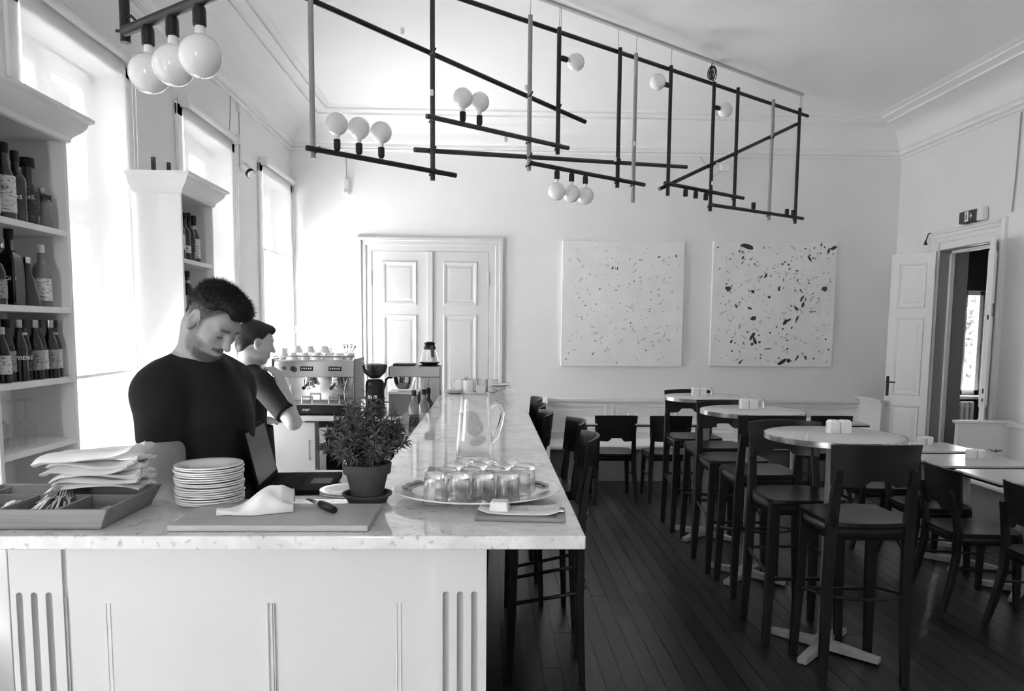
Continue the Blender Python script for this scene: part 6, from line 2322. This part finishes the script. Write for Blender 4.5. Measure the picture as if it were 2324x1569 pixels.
ear = (((x + .012) / .030) ** 2 + ((z + .004) / .046) ** 2 < 1) & (np.abs(y) > .068)
fade = sm(-.06, .015, z + .25 * np.minimum(x, 0)) * sm(.040, .018, x - .5 * np.maximum(z - .03, 0)) * (~ear)
bd = np.clip(np.maximum(bd, np.clip(fade * 1.05, 0, .97)), 0, 1)
inhead = (np.linalg.norm(loc, axis=1) < .2).astype(float)
at = ob.data.attributes.new('beard', 'FLOAT', 'POINT')
at.data.foreach_set('value', (bd * inhead).astype(np.float32))

H = Body((-1.10, 2.28, 1.44), (-.70, 2.70, 1.82), .004)


def E(p, r, k=.015, cut=False):
    H.ell(np.array(HC) + A @ (np.array(p) * HS), np.array(r) * HS, k, A, cut)


E((-.022, 0, .056), (.100, .080, .093), .01)
E((.052, 0, .118), (.066, .064, .040), .035)
E((-.01, 0, .110), (.080, .068, .040), .03)
E((.118, 0, .030), (.060, .075, .062), .012, True)        # bare forehead
for sg in (-1, 1):
    E((.075, sg * .055, .075), (.040, .030, .034), .012, True)   # receding temples
    E((-.01, sg * .10, -.005), (.12, .045, .072), .02, True)    # short sides are painted on the scalp
E((-.02, 0, -.10), (.16, .14, .125), .02, True)
ho, HV = H.build('hair', HAIRM, man, OM)
hl = (HV - np.array(HC)) @ A / HS
topv = HV[(hl[:, 2] > .085) | ((hl[:, 0] > .05) & (hl[:, 2] > .06))]
strands(topv, OM, man, HAIRM, 2600, .017, .0008, np.array(HC), 3, A[:, 0] * .25 + A[:, 2] * .2)
strands(HV, OM, man, HAIRM, 5000, .011, .0008, np.array(HC), 4, -A[:, 2] * .3)

T = Body((-1.34, 2.20, .80), (-.60, 3.0, 1.62), .005)
torso(T, .010)
T.cone((-.995, 2.555, 1.43), (-.975, 2.538, 1.508), .080, .068, .02)
T.cone((-.945, 2.525, 1.40), (-.938, 2.512, 1.450), .078, .066, .05)
T.cone((-.962, 2.528, 1.53), (-.93, 2.50, 1.66), .062, .085, .018, True)      # neck opening
T2 = Body((-1.34, 2.20, .80), (-.60, 3.0, 1.62), .005)
arm(T2, SR, ER, WR, .010, False, .60)
arm(T2, SL, EL, WL, .010, False, .60)
for a, b in ((SR, ER), (SL, EL)):
    hem = Vector(a).lerp(Vector(b), .50)
    T2.slab_cut(hem, (Vector(b) - Vector(a)).normalized(), .12)
hh_ = np.maximum(.03 - np.abs(T.D - T2.D), 0) / .03
T.D = np.minimum(T.D, T2.D) - hh_ * hh_ * .03 * .25 * (T2.D > -.2)
T.build('t_shirt', SHIRT, man, OM)
Tr = Body((-1.22, 2.30, 0.04), (-.68, 2.92, 1.02), .007)
for a, b, r1, r2 in TORS[2:]:
    Tr.cone(a, b, r1 + .008, r2 + .012, .05, flat=((.92, -.39, 0), .82))
for sg, (hx, hy) in ((-1, (-.985, 2.50)), (1, (-.92, 2.67))):
    Tr.cone((hx, hy, .90), (hx - .01, hy + .01, .50), .095, .070, .03)
    Tr.cone((hx - .01, hy + .01, .50), (hx - .01, hy + .03, .10), .070, .056, .02)
Tr.build('trousers', TROUS, man, OM)
for sg, (hx, hy) in ((-1, (-.995, 2.53)), (1, (-.93, 2.70))):
    S_ = Body((hx - .12, hy - .24, -.01), (hx + .2, hy + .12, .14), .006)
    S_.cone((hx, hy, .052), (hx + .08, hy - .13, .042), .047, .042, .02)
    S_.cone((hx, hy, .10), (hx, hy, .05), .05, .047, .02)
    S_.build('shoe', SHOE, man, OM)

# ------------------------------------------------------------------ barista at the machine
OB = (-1.46, 4.55, 0)
ba = thing('person', 'barista in black seen from behind, hand raised to mouth, by the espresso machine', 'person', OB)
HC2 = (-1.395, 4.52, 1.505)
A2 = head_axes(36, 14, 0)
B = Body((-1.74, 4.16, 0), (-1.02, 4.96, 1.70), .0052)
W2_ = head(B, HC2, A2, .96)
B.cone(W2_(-.03, 0, -.06), (-1.45, 4.52, 1.33), .054, .062, .03)
SR2, SL2 = (-1.335, 4.40, 1.275), (-1.555, 4.62, 1.285)
ER2, WR2 = (-1.115, 4.275, 1.065), (-1.235, 4.43, 1.325)
EL2, WL2 = (-1.60, 4.74, 1.02), (-1.42, 4.86, 1.0)
TB = [((-1.46, 4.53, 1.27), (-1.46, 4.55, 1.12), .098, .112), ((-1.46, 4.55, 1.12), (-1.455, 4.56, .95), .112, .104), ((-1.455, 4.56, .95), (-1.45, 4.57, .82), .104, .120)]
FLB = ((.81, .59, 0), .84)


def torso2(B, g=0.0):
    for a, b, r1, r2 in TB:
        B.cone(a, b, r1 + g, r2 + g, .05, flat=FLB)
    B.cone(SR2, SL2, .060 + g, .060 + g, .06)
    B.cone((-1.445, 4.52, 1.36), (-1.39, 4.45, 1.31), .048 + g * .5, .056 + g, .04)
    B.cone((-1.455, 4.53, 1.36), (-1.51, 4.58, 1.31), .048 + g * .5, .056 + g, .04)


torso2(B)


def arm2(B, a, e, w):
    a, e, w = Vector(a), Vector(e), Vector(w)
    B.cone(a, e, .056, .044, .03)
    m = e.lerp(w, .35)
    B.cone(e, m, .043, .040, .02)
    B.cone(m, w, .040, .027, .02)


arm2(B, SR2, ER2, WR2)
arm2(B, SL2, EL2, WL2)
hand(B, WR2, (-.62, .42, .40), (-.2, .2, -.9), .92, .75, -1)
hand(B, WL2, (.8, .5, -.1), (0, 0, -1), .92, .4)
for hx, hy in ((-1.405, 4.50), (-1.50, 4.63)):
    B.cone((hx, hy, .80), (hx + .01, hy, .45), .078, .052, .03)
    B.cone((hx + .01, hy, .45), (hx, hy - .01, .08), .050, .035, .02)
    B.cone((hx, hy, .05), (hx + .10, hy + .08, .03), .033, .028, .02)
B.build('body', SKIN, ba, OB)
H = Body((-1.56, 4.36, 1.36), (-1.22, 4.70, 1.70), .0045)


def E2(p, r, k=.012, cut=False):
    H.ell(np.array(HC2) + A2 @ (np.array(p) * .96), np.array(r) * .96, k, A2, cut)


E2((-.018, 0, .050), (.103, .083, .095), .01)
E2((.06, 0, .105), (.045, .05, .03), .03)
E2((-.085, 0, -.02), (.034, .060, .055), .03)
E2((.125, 0, .015), (.052, .08, .075), .01, True)
for sg in (-1, 1):
    E2((.055, sg * .088, -.02), (.040, .03, .075), .008, True)
    E2((-.010, sg * .095, -.02), (.024, .028, .042), .006, True)
E2((.03, 0, -.115), (.10, .12, .08), .01, True)
ho, HV = H.build('hair', HAIRM, ba, OB)
strands(HV, OB, ba, HAIRM, 700, .007, .0009, np.array(HC2), 9, -A2[:, 0] * .3)
T = Body((-1.78, 4.14, .78), (-1.04, 4.92, 1.48), .006)
torso2(T, .010)
rs_, dv = Vector(SR2).lerp(Vector(ER2), .80), (Vector(ER2) - Vector(SR2)).normalized()
T.cone(SR2, rs_, .068, .066, .04)
ls_, dl = Vector(SL2).lerp(Vector(EL2), .7), (Vector(EL2) - Vector(SL2)).normalized()
T.cone(SL2, ls_, .066, .062, .04)
T.cone((-1.445, 4.52, 1.34), (-1.43, 4.52, 1.40), .066, .060, .02)
T.cone((-1.43, 4.52, 1.43), (-1.39, 4.53, 1.52), .060, .07, .004, True)
T.slab_cut(rs_, dv, .11)
T.slab_cut(ls_, dl, .11)
T.build('t_shirt', SHIRT, ba, OB)
Tr = Body((-1.68, 4.36, .04), (-1.22, 4.84, .98), .008)
Tr.cone((-1.455, 4.56, .94), (-1.45, 4.57, .80), .116, .132, .04, flat=FLB)
for hx, hy in ((-1.405, 4.50), (-1.50, 4.63)):
    Tr.cone((hx, hy, .80), (hx + .01, hy, .45), .088, .066, .03)
    Tr.cone((hx + .01, hy, .45), (hx, hy - .01, .08), .066, .054, .02)
Tr.build('trousers', TROUS, ba, OB)
ap = MB()


def apron(u, v):
    a = (u - .5) * 3.6
    zz_ = 1.0 - .55 * v
    r = .135 + .03 * v + .010 * math.sin(9 * u + 2 * v) * v
    ang = math.atan2(.59, .81) + a * .55
    return (-1.455 + r * math.cos(ang), 4.565 + r * math.sin(ang), zz_)


ap.grid(apron, 30, 12)
ap.move(Matrix.Translation(Vector(OB) * -1)).build('apron', SHIRT, ba, smooth=60, solid=.004)
for hx, hy in ((-1.395, 4.49), (-1.495, 4.62)):
    S_ = Body((hx - .12, hy - .12, -.01), (hx + .24, hy + .22, .13), .007)
    S_.cone((hx, hy, .048), (hx + .11, hy + .08, .040), .044, .040, .02)
    S_.cone((hx, hy, .10), (hx, hy, .05), .046, .044, .02)
    S_.build('shoe', SHOE, ba, OB)
